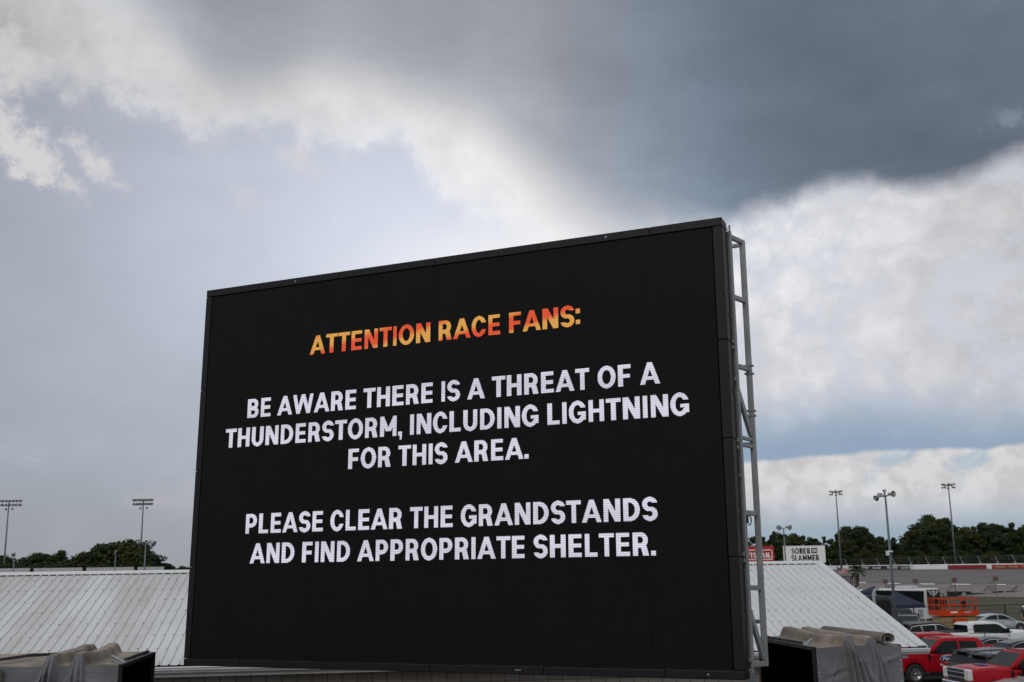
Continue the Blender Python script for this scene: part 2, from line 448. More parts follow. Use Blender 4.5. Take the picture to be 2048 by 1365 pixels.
def block_text(name, parent, txt, u0, u1, v0, cap, material, y=0.0, rows=20, cols=None, xf=None, fill=1.0, weight=1.0):
    global TH, TV
    TH, TV = .225 * weight, .19 * (1 + (weight - 1) * .5)
    ov = max(1, int(rows * .22)); ys = (np.arange(-ov, rows + 1) + .5) / rows
    nx = cols or max(8, int((u1 - u0) / cap * rows)); im = ink_map(txt, nx, ys); cw = (u1 - u0) / nx; rh = cap / rows
    q = MB()
    for j in range(im.shape[0]):
        i = 0; z0 = v0 + (j - ov) * rh + rh * (1 - fill) / 2; z1 = z0 + rh * fill
        while i < nx:
            if im[j, i]:
                k = i
                while k < nx and im[j, k]: k += 1
                a, c = u0 + i * cw, u0 + k * cw
                q.add([(a, y, z0), (c, y, z0), (c, y, z1), (a, y, z1)], [(0, 1, 2, 3)]); i = k
            else: i += 1
    me = q.mesh(name, material, fix=False)
    if xf is not None: me.transform(xf)
    return obj(name, me, parent)

# common materials
M_black = mat('black paint', (.008, .008, .009), .5, spec=.25)
M_dark = mat('dark grey steel', (.022, .023, .026), .5, .2)
M_galv = mat('galvanised steel', (.30, .32, .33), .5, .6, .15, 8)
M_pole = mat('weathered pole', (.13, .145, .165), .6, .3, .15, 2)
M_white = mat('white paint', (.72, .73, .74), .5, 0, .05)
M_chrome = mat('chrome', (.75, .75, .76), .15, 1.0, .05)
M_rubber = mat('tyre rubber', (.014, .014, .014), .85)
M_glass = mat('tinted glass', (.006, .009, .010), .08, 0, .1, spec=.18)
M_glass2 = mat('windscreen glass', (.010, .016, .015), .06, 0, .1, spec=.28)
M_rim = mat('alloy wheel', (.40, .41, .42), .35, .8)
M_red = mat('red lacquer', (.34, .004, .012), .35, 0, .06, 2, spec=.18, coat=.06)
M_lamp = mat('lamp lens', (.65, .66, .66), .1, 0, .05)
M_tail = mat('tail lamp red', (.35, .01, .008), .2)

# ------------------------------------------------------------------ the ground, track and terrain
def strip(name, A, B, material, dz=0.0, kind='structure', n2=1):
    b = MB(); k = len(A); V = []
    for j in range(n2 + 1):
        for i in range(k):
            p = A[i].lerp(B[i], j / n2); V.append(p + Vector((0, 0, dz)))
    F = [(j * k + i, j * k + i + 1, (j + 1) * k + i + 1, (j + 1) * k + i) for j in range(n2) for i in range(k - 1)]
    b.add(V, F, 0, True)
    return tag(b.build(name, material), kind=kind)
M_asph = mat('parking asphalt', (.030, .030, .031), .9, 0, .35, .6, .6, 30)
g = MB(); g.ngon([(-3000, -200, 0), (3000, -200, 0), (3000, 4000, 0), (-3000, 4000, 0)])
tag(g.build('ground', mat('dry soil', (.055, .05, .035), .95, 0, .4, .05)), kind='structure')
g = MB(); g.ngon([(-60, -30, .004), (90, -30, .004), (90, 96, .004), (-60, 96, .004)])
tag(g.build('parking_lot', M_asph), kind='structure')

def wall_d(x):   # distance of the track's outer wall seen at photo column x
    return float(np.interp(x, [1450, 1560, 1655, 1740, 1818, 1930, 2048, 2200, 2350], [345, 315, 288, 258, 240, 226, 215, 204, 196]))
XS = list(range(1450, 2360, 30))
def track_pt(x, f, z):
    d = ray(x, 1130); s = wall_d(x) * f / d.y
    return Vector((d.x * s, d.y * s, z))
ZW = 3.95
L_wall = [track_pt(x, 1.0, ZW) for x in XS]
L_mid = [track_pt(x, .855, 1.55) for x in XS]
L_apr = [track_pt(x, .775, .05) for x in XS]
L_in = [track_pt(x, .765, .0) for x in XS]
# track asphalt with lengthwise grooves of rubber
def lane_mat(name, c, amp):
    M = mat(name, c, .85, 0, .12, .15)
    nt = M.node_tree; p = nt.nodes['Principled BSDF']
    t = nt.nodes.new('ShaderNodeTexCoord'); sx = nt.nodes.new('ShaderNodeSeparateXYZ'); nt.links.new(t.outputs['Object'], sx.inputs[0])
    n = nt.nodes.new('ShaderNodeTexNoise'); n.noise_dimensions = '1D'; n.inputs['Scale'].default_value = 3.2; n.inputs['Detail'].default_value = 4
    nt.links.new(sx.outputs[2], n.inputs['W'])
    mr_ = nt.nodes.new('ShaderNodeMapRange'); mr_.inputs[1].default_value = .3; mr_.inputs[2].default_value = .7; mr_.inputs[3].default_value = 1 - amp; mr_.inputs[4].default_value = 1 + amp
    nt.links.new(n.outputs[0], mr_.inputs[0])
    mx = nt.nodes.new('ShaderNodeMix'); mx.data_type = 'RGBA'; mx.blend_type = 'MULTIPLY'; mx.inputs[0].default_value = 1
    src = p.inputs['Base Color'].links[0].from_socket
    nt.links.new(src, mx.inputs[6]); nt.links.new(mr_.outputs[0], mx.inputs[7]); nt.links.new(mx.outputs[2], p.inputs['Base Color'])
    return M
strip('race_track', L_wall, L_mid, lane_mat('racing asphalt', (.112, .100, .100), .22), n2=8)
strip('track_apron', L_mid, L_apr, lane_mat('apron asphalt', (.172, .142, .135), .10), n2=4)
A2 = [p + Vector((0, 0, .02)) for p in L_in]
GR0 = [Vector((p.x * .5, 88, .012)) for p in L_in]
M_grass = mat('mown grass', (.032, .028, .009), .95, 0, .35, .12, .6, 6, c2=(.056, .049, .016))
strip('infield_grass', A2, [Vector((float(np.interp(i, [0, len(XS) - 1], [20, 110])), 90, .012)) for i in range(len(XS))], M_grass)
# terrain beyond the wall
T_far = [Vector((p.x * 4.2, p.y * 4.2, 4.6)) for p in L_wall]
strip('terrain', [p + Vector((0, .5, -.3)) for p in L_wall], T_far, mat('scrub ground', (.05, .06, .022), .95, 0, .4, .05))
# dashed white line between racing surface and apron
g = MB()
def dash(x0, x1):
    q = []
    for f0, dz in ((.857, .03), (.848, -.09)):
        q.append([track_pt(x, f0, 1.6 + dz) for x in (x0, (x0 + x1) / 2, x1)])
    g.add(q[0] + q[1], [(0, 1, 4, 3), (1, 2, 5, 4)])
for x0, x1 in ((1703, 1730), (1772, 1797), (1836, 1866), (1901, 1937), (1971, 2007), (2043, 2080)): dash(x0, x1)
tag(g.build('lane_marking', mat('road paint', (.62, .62, .60), .7)), kind='structure')
g = MB()
for x in (1887, 1960, 2015):
    a, b = track_pt(x, .80, .75), track_pt(x + 14, .845, 1.5); g.add([a, a + Vector((.22, 0, .01)), b + Vector((.22, 0, .01)), b], [(0, 1, 2, 3)])
for p in g.v: pass
tag(g.build('pavement_joint', mat('tar seal', (.06, .054, .052), .9)), kind='structure').location.z = .05

# ------------------------------------------------------------------ outer wall with banners, catch fence
wall = thing('track_wall', 'long white concrete track wall carrying black and red sponsor banners', 'wall', track_pt(1818, 1, ZW))
W0 = wall.location
b = MB(); k = len(XS)
H = 1.02
for i in range(k - 1):
    a, c = L_wall[i] - W0, L_wall[i + 1] - W0
    n = Vector((0, .35, 0))
    b.add([a, c, c + Vector((0, 0, H)), a + Vector((0, 0, H)), a + n, c + n, c + n + Vector((0, 0, H)), a + n + Vector((0, 0, H))], [(0, 1, 2, 3), (3, 2, 6, 7), (7, 6, 5, 4)])
b.build('barrier', mat('white wall paint', (.76, .76, .76), .6, 0, .1, .3), wall)
def banner(name, x0, x1, material, texts=(), tm=None, label=None):
    n = max(2, int((x1 - x0) / 12)); P = [track_pt(x0 + (x1 - x0) * i / n, .9985, ZW) - W0 for i in range(n + 1)]
    q = MB(); z0, z1 = .03, .80
    for i in range(n):
        q.add([P[i] + Vector((0, 0, z0)), P[i + 1] + Vector((0, 0, z0)), P[i + 1] + Vector((0, 0, z1)), P[i] + Vector((0, 0, z1))], [(0, 1, 2, 3)])
    o = q.build(name, material, wall)
    if label: o['label'] = label
    for (t, a, c, sh, m_) in texts:
        A, B = (track_pt(v, .9965, ZW) - W0 for v in (a, c))
        L = (B - A).length; e = (B - A).normalized()
        xf = Matrix(((e.x, -e.y, 0, A.x), (e.y, e.x, 0, A.y), (0, 0, 1, A.z), (0, 0, 0, 1)))
        lettering('banner_lettering', o, t, 0, L, .20, .45, m_, xf, shear=sh, bold=.03 if not sh else .02)
    return o
M_wt = mat('banner white', (.78, .78, .76), .6)
bb = banner('banner', 1716, 1818, mat('banner black', (.012, .012, .016), .5), [('Coca-Cola', 1745, 1761, .35, M_wt), ('Coca-Cola', 1801, 1815.5, .35, M_wt)], label='black sponsor banner with white lettering')
for t, xa, xb in (('HORSE', 1724, 1736.5), ('THE HORSE', 1773, 1795)):
    A, B = (track_pt(v, .9965, ZW) - W0 for v in (xa, xb)); e = (B - A).normalized()
    block_text('banner_lettering', bb, t, 0, (B - A).length, .22, .42, M_wt, xf=Matrix(((e.x, -e.y, 0, A.x), (e.y, e.x, 0, A.y), (0, 0, 1, A.z), (0, 0, 0, 1))))
banner('banner', 1895, 1972, mat('banner dark red', (.20, .006, .010), .5), label='plain dark red banner')
M_grn = mat('banner green letters', (.22, .36, .18), .6)
banner('banner', 1983, 2140, mat('banner red', (.36, .02, .018), .5), [('Winn-Dixie', 1990, 2010, .1, M_grn), ('Winn-Dixie', 2017, 2036, .1, M_grn), ('Winn-Dixie', 2044, 2064, .1, M_grn)], label='bright red banner with green lettering')

fence = thing('catch_fence', 'leaning steel catch fence standing on top of the white track wall', 'fence', W0 + Vector((0, 0, H)))
F0 = Vector(fence.location); px_ = [1661, 1694, 1727, 1758, 1790, 1823, 1857, 1891, 1926, 1961, 1996, 2031, 2066]
heads = []
for x in px_:
    p = track_pt(x, 1.001, ZW + H) - F0
    q = MB(); lean = Vector((-.62, -.35, 1.55))
    q.bar(p, p + Vector((0, 0, .32)), .32, .26); q.bar(p + Vector((0, 0, .3)), p + lean, .13, .10)
    q.build('post', M_galv, fence); heads.append((p, p + lean))
q = MB()
for (p0, h0), (p1, h1) in zip(heads, heads[1:]):
    for t in (.25, .45, .65, .85, 1.0): q.bar(p0.lerp(h0, t), p1.lerp(h1, t), .018)
q.build('cable', M_galv, fence)

# ------------------------------------------------------------------ trees
def leaf_mat(name, c, c2):
    M = mat(name, c, .75, 0, .3, .5, spec=.15, c2=c2)
    return M
M_leaf = [leaf_mat('leaves deep green', (.016, .028, .008), (.044, .066, .016)), leaf_mat('leaves olive', (.026, .034, .009), (.064, .072, .020)),
          leaf_mat('leaves blue green', (.013, .026, .010), (.034, .056, .019))]
M_bark = mat('bark', (.07, .055, .042), .9, 0, .3, 4)
rng = np.random.default_rng(11)
def leaves(centres, radii, per, size, flat=.8):
    """clumps of small leaf quads around centres"""
    C = np.repeat(np.array(centres, float), per, 0); R = np.repeat(np.array(radii, float), per)
    n = len(C)
    d = rng.normal(size=(n, 3)); d /= np.linalg.norm(d, axis=1)[:, None]
    r = R * rng.uniform(.35, 1.08, n) ** .6
    P = C + d * r[:, None] * np.array([1, 1, flat])
    a = rng.normal(size=(n, 3)) * .7 + d + np.array([0, 0, .35]); a /= np.linalg.norm(a, axis=1)[:, None]
    t = np.cross(a, rng.normal(size=(n, 3))); t /= np.linalg.norm(t, axis=1)[:, None]
    u = np.cross(a, t)
    s = size * rng.uniform(.55, 1.35, n)[:, None]
    V = np.stack([P - t * s - u * s * .55, P + t * s * .3 - u * s * .6, P + t * s + u * s * .5, P - t * s * .4 + u * s * .65], 1).reshape(-1, 3)
    return V, [(4 * i, 4 * i + 1, 4 * i + 2, 4 * i + 3) for i in range(n)]
def tree_meshes(kind, h, w, seed, m_):
    """returns crown and trunk mesh; height h, crown width w"""
    global rng
    rng = np.random.default_rng(seed); rs = random.Random(seed)
    C = []; R = []; tr = MB()
    if kind == 'pine':
        trunk_top = h * .92
        for i in range(26):
            t = rs.uniform(.38, 1.0); rr = w * .5 * (1.15 - t) ** .7 * rs.uniform(.4, 1.0); th = rs.uniform(0, 2 * PI)
            C.append((rr * math.cos(th), rr * math.sin(th), h * t - .4)); R.append(w * rs.uniform(.09, .17))
    else:
        trunk_top = h * .6
        lo = .22 if kind == 'round' else .12
        for i in range(64 if kind == 'round' else 46):
            t = rs.uniform(0, 1); th = rs.uniform(0, 2 * PI)
            prof = math.sin(PI * min(1, .16 + .80 * t)) ** .6
            rr = w * .5 * prof * math.sqrt(rs.uniform(.05, 1)) * .88
            C.append((rr * math.cos(th), rr * math.sin(th), h * (lo + (1 - lo - .07) * t) + rs.uniform(-.3, .3))); R.append(w * rs.uniform(.085, .175))
    V, F = leaves(C, R, 95, .034 * h ** .5 * 2.3, .8)
    b_ = MB(); b_.add(V, F)
    crown = b_.mesh('crown', m_, fix=False)
    bend = rs.uniform(-.3, .3)
    tr.tube([(0, 0, 0), (bend * .3, 0, h * .25), (bend, .1, trunk_top)], [h * .022, h * .017, h * .007], 8)
    for i in range(0, len(C), 4):
        c = Vector(C[i]); z0 = max(h * .15, min(c.z - h * .12, trunk_top)); s0 = Vector((bend * z0 / trunk_top, 0, z0))
        tr.tube([s0, s0.lerp(c, .55) + Vector((0, 0, .2)), c], [h * .008, h * .005, h * .002], 5)
    return crown, tr.mesh('trunk', M_bark, fix=False)
PROTO = {}
for key, a in {'round': [('round', 15, 11, 1, 0), ('round', 15, 12, 2, 1), ('round', 15, 10, 3, 2)], 'tall': [('tall', 15, 8, 4, 0), ('tall', 15, 7.5, 5, 1), ('tall', 15, 9, 6, 2)], 'pine': [('pine', 15, 7, 7, 2), ('pine', 15, 6.5, 8, 0)]}.items():
    PROTO[key] = [tree_meshes(t[0], t[1], t[2], t[3], M_leaf[t[4]]) for t in a]
def tree(kind, i, x, ytop, Yd, zb, label, group, wide=1.0, name='tree'):
    top = at(x, ytop, Yd); s = max(.2, (top.z - zb) / 15.0)
    cr, tk = PROTO[kind][i % len(PROTO[kind])]
    o = thing(name, label, 'tree', (top.x, top.y, zb), random.uniform(0, 6.28), group)
    o.scale = (s * wide, s * wide, s)
    obj('trunk', tk, o); obj('crown', cr, o)
    return o
GR = 'trees in the woods behind the track'
def sky_right(x):
    return float(np.interp(x, [1440, 1490, 1507, 1516, 1530, 1560, 1575, 1600, 1620, 1650, 1670, 1690, 1700, 1715, 1735, 1742, 1755, 1770, 1785, 1800, 1812, 1820, 1840, 1855, 1870, 1885, 1897, 1908, 1922, 1935, 1960, 1975, 1990, 2010, 2030, 2048, 2100],
        [1075, 1068, 1066, 1080, 1066, 1062, 1068, 1068, 1066, 1074, 1072, 1058, 1052, 1052, 1058, 1072, 1076, 1070, 1070, 1068, 1078, 1058, 1036, 1030, 1032, 1036, 1044, 1048, 1054, 1048, 1050, 1044, 1046, 1044, 1046, 1044, 1044]))
rt = random.Random(5)
x = 1385.0; n_t = 0
while x < 2110:          # front row: the ones that draw the skyline
    kd = 'round' if (1690 < x < 1740 or 1830 < x < 1905) else rt.choice(['tall', 'tall', 'round', 'pine', 'tall'])
    lab = {'round': 'broad leafy tree with a rounded crown in the dark treeline behind the track', 'tall': 'narrow upright tree in the dark treeline behind the track', 'pine': 'pointed pine in the dark treeline behind the track'}[kd]
    if 1700 <= x <= 1722: lab = 'round crowned tree rising above the woods between two light poles'
    tree(kd, n_t, x, sky_right(x) + rt.uniform(-3, 5), rt.uniform(318, 345) if x < 1760 else rt.uniform(290, 318), 3.6, lab, GR, rt.uniform(.9, 1.15)); n_t += 1
    x += rt.uniform(15, 23)
x = 1380.0
while x < 2110:          # second row and undergrowth fill the gaps
    tree(rt.choice(['tall', 'round', 'round']), n_t, x, sky_right(x) + rt.uniform(9, 22), rt.uniform(300, 322) if x < 1760 else rt.uniform(275, 290), 3.6, 'shorter bushy tree filling the foot of the woods behind the track', GR, rt.uniform(1.15, 1.4)); n_t += 1
    x += rt.uniform(13, 21)
x = 1640.0
while x < 2110:
    tree('round', n_t, x, 1106 + rt.uniform(-8, 6), (wall_d(x) + rt.uniform(14, 26)), 3.6, 'low olive green bush growing just behind the catch fence', 'bushes behind the catch fence', rt.uniform(1.2, 1.8), 'bush'); n_t += 1
    x += rt.uniform(11, 19)
# left skyline
def left_tree(kd, x, y, Yd, lab, wide=1.0, i=0):
    tree(kd, i, x, y, Yd, 0, lab, 'trees on the left skyline', wide)
left_tree('round', 250, 1080, 236, 'biggest dark round tree on the left skyline', 1.7, 0)
left_tree('round', 208, 1086, 246, 'large dark tree merging with the biggest round tree on the left', 1.35, 2)
left_tree('round', 282, 1094, 230, 'dark tree behind the light pole left of the big screen', 1.3, 1)
left_tree('round', 262, 1083, 233, 'dark rounded tree forming the right shoulder of the biggest tree at left', 1.5, 1)
left_tree('round', 304, 1108, 228, 'dark low tree on the right slope of the biggest tree at left', 1.5, 2)
left_tree('tall', 318, 1124, 230, 'small low tree sloping down towards the left edge of the big screen', 1.2, 1)
for xx, yy, kd in ((172, 1102, 'round'), (150, 1112, 'tall'), (124, 1100, 'pine'), (108, 1108, 'round'), (88, 1107, 'tall'), (72, 1106, 'round'), (56, 1114, 'round'), (44, 1122, 'tall'), (32, 1123, 'tall'), (12, 1117, 'round'), (-4, 1108, 'round'), (-20, 1110, 'round')):
    left_tree(kd, xx, yy, 240 + (xx * 7 % 20), {'round': 'mid-sized rounded tree in the left treeline behind the white barrier panels', 'tall': 'small upright tree in the left treeline behind the white barrier panels', 'pine': 'pointed pine poking above the left treeline'}[kd], 1.25, int(xx) % 3)
for xx in range(-10, 330, 17):
    left_tree('round', xx, 1124 + (xx * 13 % 9), 226 + (xx * 5 % 9), 'low bushy tree along the foot of the left treeline', 1.9, xx % 3)
for xx in (336, 350, 362, 372, 384, 395, 410, 425, 440):
    left_tree('tall', xx, 1130 + (xx % 4), 260, 'tiny distant tree beside the left edge of the big screen', 1.3, xx % 2)

# ------------------------------------------------------------------ flood light poles
def floodlight(parent, p, aim, s=1.0):
    """one lamp: a flared dish with its glass and gear housing; axis along aim"""
    aim = Vector(aim).normalized(); rot = aim.to_track_quat('Z', 'Y').to_matrix()
    q = MB(); q.lathe([(.001, -.30 * s), (.13 * s, -.30 * s), (.14 * s, -.06 * s), (.12 * s, -.02 * s), (.20 * s, .08 * s), (.32 * s, .30 * s), (.30 * s, .30 * s), (.10 * s, .02 * s)], 14)
    q.v = [tuple(rot @ Vector(v) + Vector(p)) for v in q.v]
    o = q.build('floodlight', M_galv, parent)
    g_ = MB(); g_.lathe([(.001, .0), (.28 * s, .0)], 14); g_.v = [tuple(rot @ (Vector(v) + Vector((0, 0, .27 * s))) + Vector(p)) for v in g_.v]
    g_.build('lens', M_lamp, o)
    return o
def stadium_pole(x, ytop, ybase, Yd, zb, label, wide=5.2, n=8):
    top = at(x, ytop, Yd); o = thing('stadium_light', label, 'light pole', (top.x, top.y, zb), 0, 'stadium light poles around the track')
    h = top.z - zb
    q = MB(); q.tube([(0, 0, 0), (0, 0, h * .5), (0, 0, h)], [.22, .18, .12], 10); q.build('pole', M_pole, o)
    for j, dz in enumerate((.1, -.75)):
        q = MB(); q.bar((-wide / 2, 0, h + dz), (wide / 2, 0, h + dz), .14); q.build('crossarm', M_pole, o)
        for i in range(n // 2 * 2):
            xx = -wide / 2 + wide * (i + .5) / n
            floodlight(o, (xx, -.25, h + dz + .12), (random.uniform(-.3, .3), -1, -.55), .95)
    for s in (-1, 1): floodlight(o, (s * .65, .3, h - 1.45), (s * .4, .7, -.5), .8)
    return o
stadium_pole(18, 1004, 1135, 235, 0, 'left stadium light pole cut by the picture edge with two rows of lamps', 6.0)
stadium_pole(287, 1002, 1140, 235, 0, 'stadium light pole with two rows of lamps just left of the big screen', 4.4)
def ring_pole(x, ytop, Yd, label):
    top = at(x, ytop, Yd); zb = 3.6; h = top.z - zb
    o = thing('stadium_light', label, 'light pole', (top.x, top.y, zb), 0, 'stadium light poles around the track')
    q = MB(); q.tube([(0, 0, 0), (0, 0, h * .5), (0, 0, h)], [.23, .18, .11], 10); q.build('pole', M_pole, o)
    q = MB()
    for i in range(10):
        t = 2 * PI * i / 10; q.bar((0, 0, h - .2), (1.1 * math.cos(t), 1.1 * math.sin(t), h + .05), .08)
    q.lathe([(1.05, h), (1.15, h), (1.15, h + .1), (1.05, h + .1)], 16, closed=True)
    q.build('head_ring', M_pole, o)
    for i in range(10):
        t = 2 * PI * i / 10; c, s = math.cos(t), math.sin(t)
        floodlight(o, (1.25 * c, 1.25 * s, h + (.25 if i % 2 else -.45)), (c, s, -.5), .85)
    return o
ring_pole(1671.5, 985, 255, 'stadium light with a ring of lamps behind the white billboard, left of the nearest pole')
ring_pole(1896.5, 971, 245, 'tallest stadium light with a ring of lamps before the trees at right')
# area lights
def area_light(x, ytop, Yd, label, heads, zb=0.0, r=.12, box=False):
    top = at(x, ytop, Yd); h = top.z - zb
    o = thing('area_light', label, 'light pole', (top.x, top.y, zb), 0)
    q = MB(); q.tube([(0, 0, 0), (0, 0, h * .5), (0, 0, h)], [r * 1.35, r * 1.1, r * .75], 10); q.build('pole', M_pole, o)
    q = MB()
    for (dx, dy, dz, aim, s) in heads: q.bar((0, 0, h - .05), (dx * .8, dy * .8, h + dz * .8), .07)
    q.build('bracket', M_dark, o)
    for (dx, dy, dz, aim, s) in heads: floodlight(o, (dx, dy, h + dz), aim, s)
    if box:
        q = MB(); q.box((-.1, -.12, h - 3.95), (.42, .28, .10)); q.box((-.22, -.1, h - 4.1), (.14, .3, .26)); q.build('camera_box', M_white, o)
    return o
area_light(1770.5, 992, 79, 'nearest light pole with three flared floodlights rising from the parked cars', [(-.58, -.1, -.08, (-.8, -.45, -.5), .72), (.36, -.2, .10, (.45, -.85, .0), .74), (.0, .1, .28, (0, .15, 1), .5), (-.24, .3, .12, (-.5, .8, -.2), .5)], r=.088, box=True)
area_light(1567, 1057, 125, 'slim pole with two round lamps in front of the white billboard', [(-.45, -.1, .1, (-.5, -.8, -.2), .95), (.5, -.1, .1, (.5, -.8, -.2), .95)], r=.09)
area_light(291.5, 1088, 135, 'short grey pole with two drooping lamps in front of the biggest tree at left', [(-.75, -.1, .2, (-.9, -.2, -.5), 1.0), (.75, -.1, .15, (1, -.2, -.6), 1.3)], r=.1)
area_light(29, 1110, 150, 'thin lamp post with one small lamp at the far left', [(0, -.1, .1, (0, -.8, -.5), .9)], r=.09)
area_light(231.5, 1106, 150, 'thin leaning lamp post in front of the biggest tree at left', [(.02, -.1, .1, (0, -.8, -.5), .7)], r=.08)

# ------------------------------------------------------------------ left: white barrier panels beyond the roof
for i, (x0, x1, w) in enumerate(((-30, 60, 'leftmost white barrier panel, cut by the picture edge, beyond the roof ridge'), (68, 165, 'second white barrier panel beyond the roof ridge, below the low trees'), (173, 268, 'third white barrier panel beyond the roof ridge, below the biggest tree'), (276, 328, 'short white barrier panel beyond the ridge at the foot of the light pole'))):
    yt, yb = 1138.5 - (x0 + x1) * .010, 1150
    a, c = at(x0, 1137.5 - x0 * .011, 215), at(x1, 1137.5 - x1 * .011, 215)
    o = thing('barrier_panel', w, 'barrier', ((a.x + c.x) / 2, 215, 0), 0, 'white barrier panels beyond the roof')
    L = c.x - a.x; zt = (a.z + c.z) / 2
    q = MB(); q.box((0, 0, zt - .55), (L, .12, 1.1)); q.build('board', mat('barrier white', (.40, .40, .42), .6), o)
    for s in (-.45, 0, .45):
        q = MB(); q.bar((s * L, .2, 0), (s * L, .2, zt - .1), .16); q.build('post', M_galv, o)

# ------------------------------------------------------------------ billboards
def billboard(x0, x1, yt, yb, Yd, material, name, label):
    a, c = at(x0, yt + 1, Yd), at(x1, yt - 1, Yd); L = c.x - a.x; zt = (a.z + c.z) / 2; hb = zt - at((x0 + x1) / 2, yb, Yd).z
    o = thing(name, label, 'billboard', ((a.x + c.x) / 2, Yd, 0), 0)
    q = MB(); q.box((0, 0, zt - hb / 2), (L, .18, hb)); q.build('panel', material, o)
    for s in (-.46, 0, .46):
        q = MB(); q.bar((s * L, .28, 0), (s * L, .28, zt + .15), .14); q.build('post', M_galv, o)
    return o, L, zt, hb
PXM = 140 / FPX
o, L, zt, hb = billboard(1464, 1547, 1093, 1130, 140, mat('billboard red', (.38, .012, .016), .5), 'billboard', 'red billboard with white framed lettering, half hidden behind the screen frame')
fx = lambda x: (x - 1464) / 83 * L - L / 2
fz = lambda y: zt - (y - 1093) / 37 * hb
q = MB(); t_ = .1
xa, xb, za, zb_ = fx(1466), fx(1542.5), fz(1119.5), fz(1101)
for a, c in (((xa, za), (xb, za)), ((xa, zb_), (xb, zb_)), ((xa, za), (xa, zb_)), ((xb, za), (xb, zb_))):
    q.bar((a[0], -.10, a[1]), (c[0], -.10, c[1]), .02, .11, up=(0, 0, 1)) if a[1] == c[1] else q.bar((a[0], -.10, a[1]), (c[0], -.10, c[1]), .11, .02, up=(0, 1, 0))
q.build('lettering_frame', M_wt, o)
block_text('lettering', o, 'CRAFTSMAN.', fx(1469), fx(1539.5), fz(1116.2), fz(1106) - fz(1116.2), M_wt, y=-.1, weight=1.2)
o, L, zt, hb = billboard(1566, 1649, 1092, 1126, 140, mat('billboard white', (.80, .80, .80), .5, 0, .04), 'billboard', 'white billboard reading SOBER OR SLAMMER above the roof ridge')
fx = lambda x: (x - 1566) / 83 * L - L / 2
fz = lambda y: zt - (y - 1092) / 34 * hb
M_ink = mat('billboard ink', (.012, .012, .012), .6)
block_text('lettering', o, 'SOBER', fx(1582), fx(1619), fz(1108), fz(1096.5) - fz(1108), M_ink, y=-.1, weight=1.3)
block_text('lettering', o, 'SLAMMER', fx(1581), fx(1636), fz(1122.5), fz(1110.5) - fz(1122.5), M_ink, y=-.1, weight=1.25)
q = MB(); q.box(((fx(1621.5) + fx(1633)) / 2, -.1, (fz(1107) + fz(1096.5)) / 2), (fx(1633) - fx(1621.5), .03, fz(1096.5) - fz(1107))); q.build('lettering_box', M_ink, o)
block_text('lettering', o, 'OR', fx(1623), fx(1631.5), fz(1105), fz(1098.5) - fz(1105), M_wt, y=-.12)

# ------------------------------------------------------------------ the white roofed building
YAW = .1249
BL = 37.0; EZ = 3.06; RUN = 7.172; RISE = RUN * .3439 - .06; SP = .255
bld = thing('white_roofed_building', 'long low building with a ribbed white metal roof and tan block wall', 'building', (11.63, 32, 0), YAW)
def roof_material():
    M = mat('white roof steel', (.60, .61, .625), .42, 0, .08, .4, spec=.35)
    nt = M.node_tree; p = nt.nodes['Principled BSDF']; src = p.inputs['Base Color'].links[0].from_socket
    t = nt.nodes.new('ShaderNodeTexCoord'); mp = nt.nodes.new('ShaderNodeMapping'); mp.inputs['Scale'].default_value = (1.0, .16, .16)
    nt.links.new(t.outputs['Object'], mp.inputs[0])
    n = nt.nodes.new('ShaderNodeTexNoise'); n.inputs['Scale'].default_value = .8; n.inputs['Detail'].default_value = 7; n.inputs['Roughness'].default_value = .7
    nt.links.new(mp.outputs[0], n.inputs['Vector'])
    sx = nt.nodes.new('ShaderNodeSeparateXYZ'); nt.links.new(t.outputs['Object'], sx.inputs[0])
    m1 = nt.nodes.new('ShaderNodeMapRange'); m1.inputs[1].default_value = -13; m1.inputs[2].default_value = -25; m1.inputs[3].default_value = .05; m1.inputs[4].default_value = .80  # real stains at the left end, spread wider to paint in lens darkening
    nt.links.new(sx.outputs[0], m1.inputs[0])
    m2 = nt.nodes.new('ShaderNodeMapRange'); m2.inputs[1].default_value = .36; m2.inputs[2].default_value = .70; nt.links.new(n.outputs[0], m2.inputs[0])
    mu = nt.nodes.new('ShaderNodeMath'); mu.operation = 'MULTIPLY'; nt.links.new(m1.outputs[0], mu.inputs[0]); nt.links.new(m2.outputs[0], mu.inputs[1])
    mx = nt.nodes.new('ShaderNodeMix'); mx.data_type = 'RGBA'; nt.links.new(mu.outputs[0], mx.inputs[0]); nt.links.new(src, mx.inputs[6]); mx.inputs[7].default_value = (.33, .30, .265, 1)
    n3 = nt.nodes.new('ShaderNodeTexNoise'); n3.inputs['Scale'].default_value = 9; n3.inputs['Detail'].default_value = 6; nt.links.new(mp.outputs[0], n3.inputs['Vector'])
    m4 = nt.nodes.new('ShaderNodeMapRange'); m4.inputs[1].default_value = .62; m4.inputs[2].default_value = .8; m4.inputs[4].default_value = .35; nt.links.new(n3.outputs[0], m4.inputs[0])
    mx2 = nt.nodes.new('ShaderNodeMix'); mx2.data_type = 'RGBA'; nt.links.new(m4.outputs[0], mx2.inputs[0]); nt.links.new(mx.outputs[2], mx2.inputs[6]); mx2.inputs[7].default_value = (.33, .32, .30, 1)
    nt.links.new(mx2.outputs[2], p.inputs['Base Color'])
    return M
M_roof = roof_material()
M_rib_shade = mat('roof rib side shade', (.50, .51, .52), .5, 0, .08, 2)  # darker copy of the roof white, paints shade on the rib flanks
M_screw = mat('roof screw', (.10, .10, .10), .6)
nr = Vector((0, -math.sin(math.atan2(RISE, RUN)), math.cos(math.atan2(RISE, RUN))))
q = MB(); x = 0.0; prof = []
k = int(BL / SP)
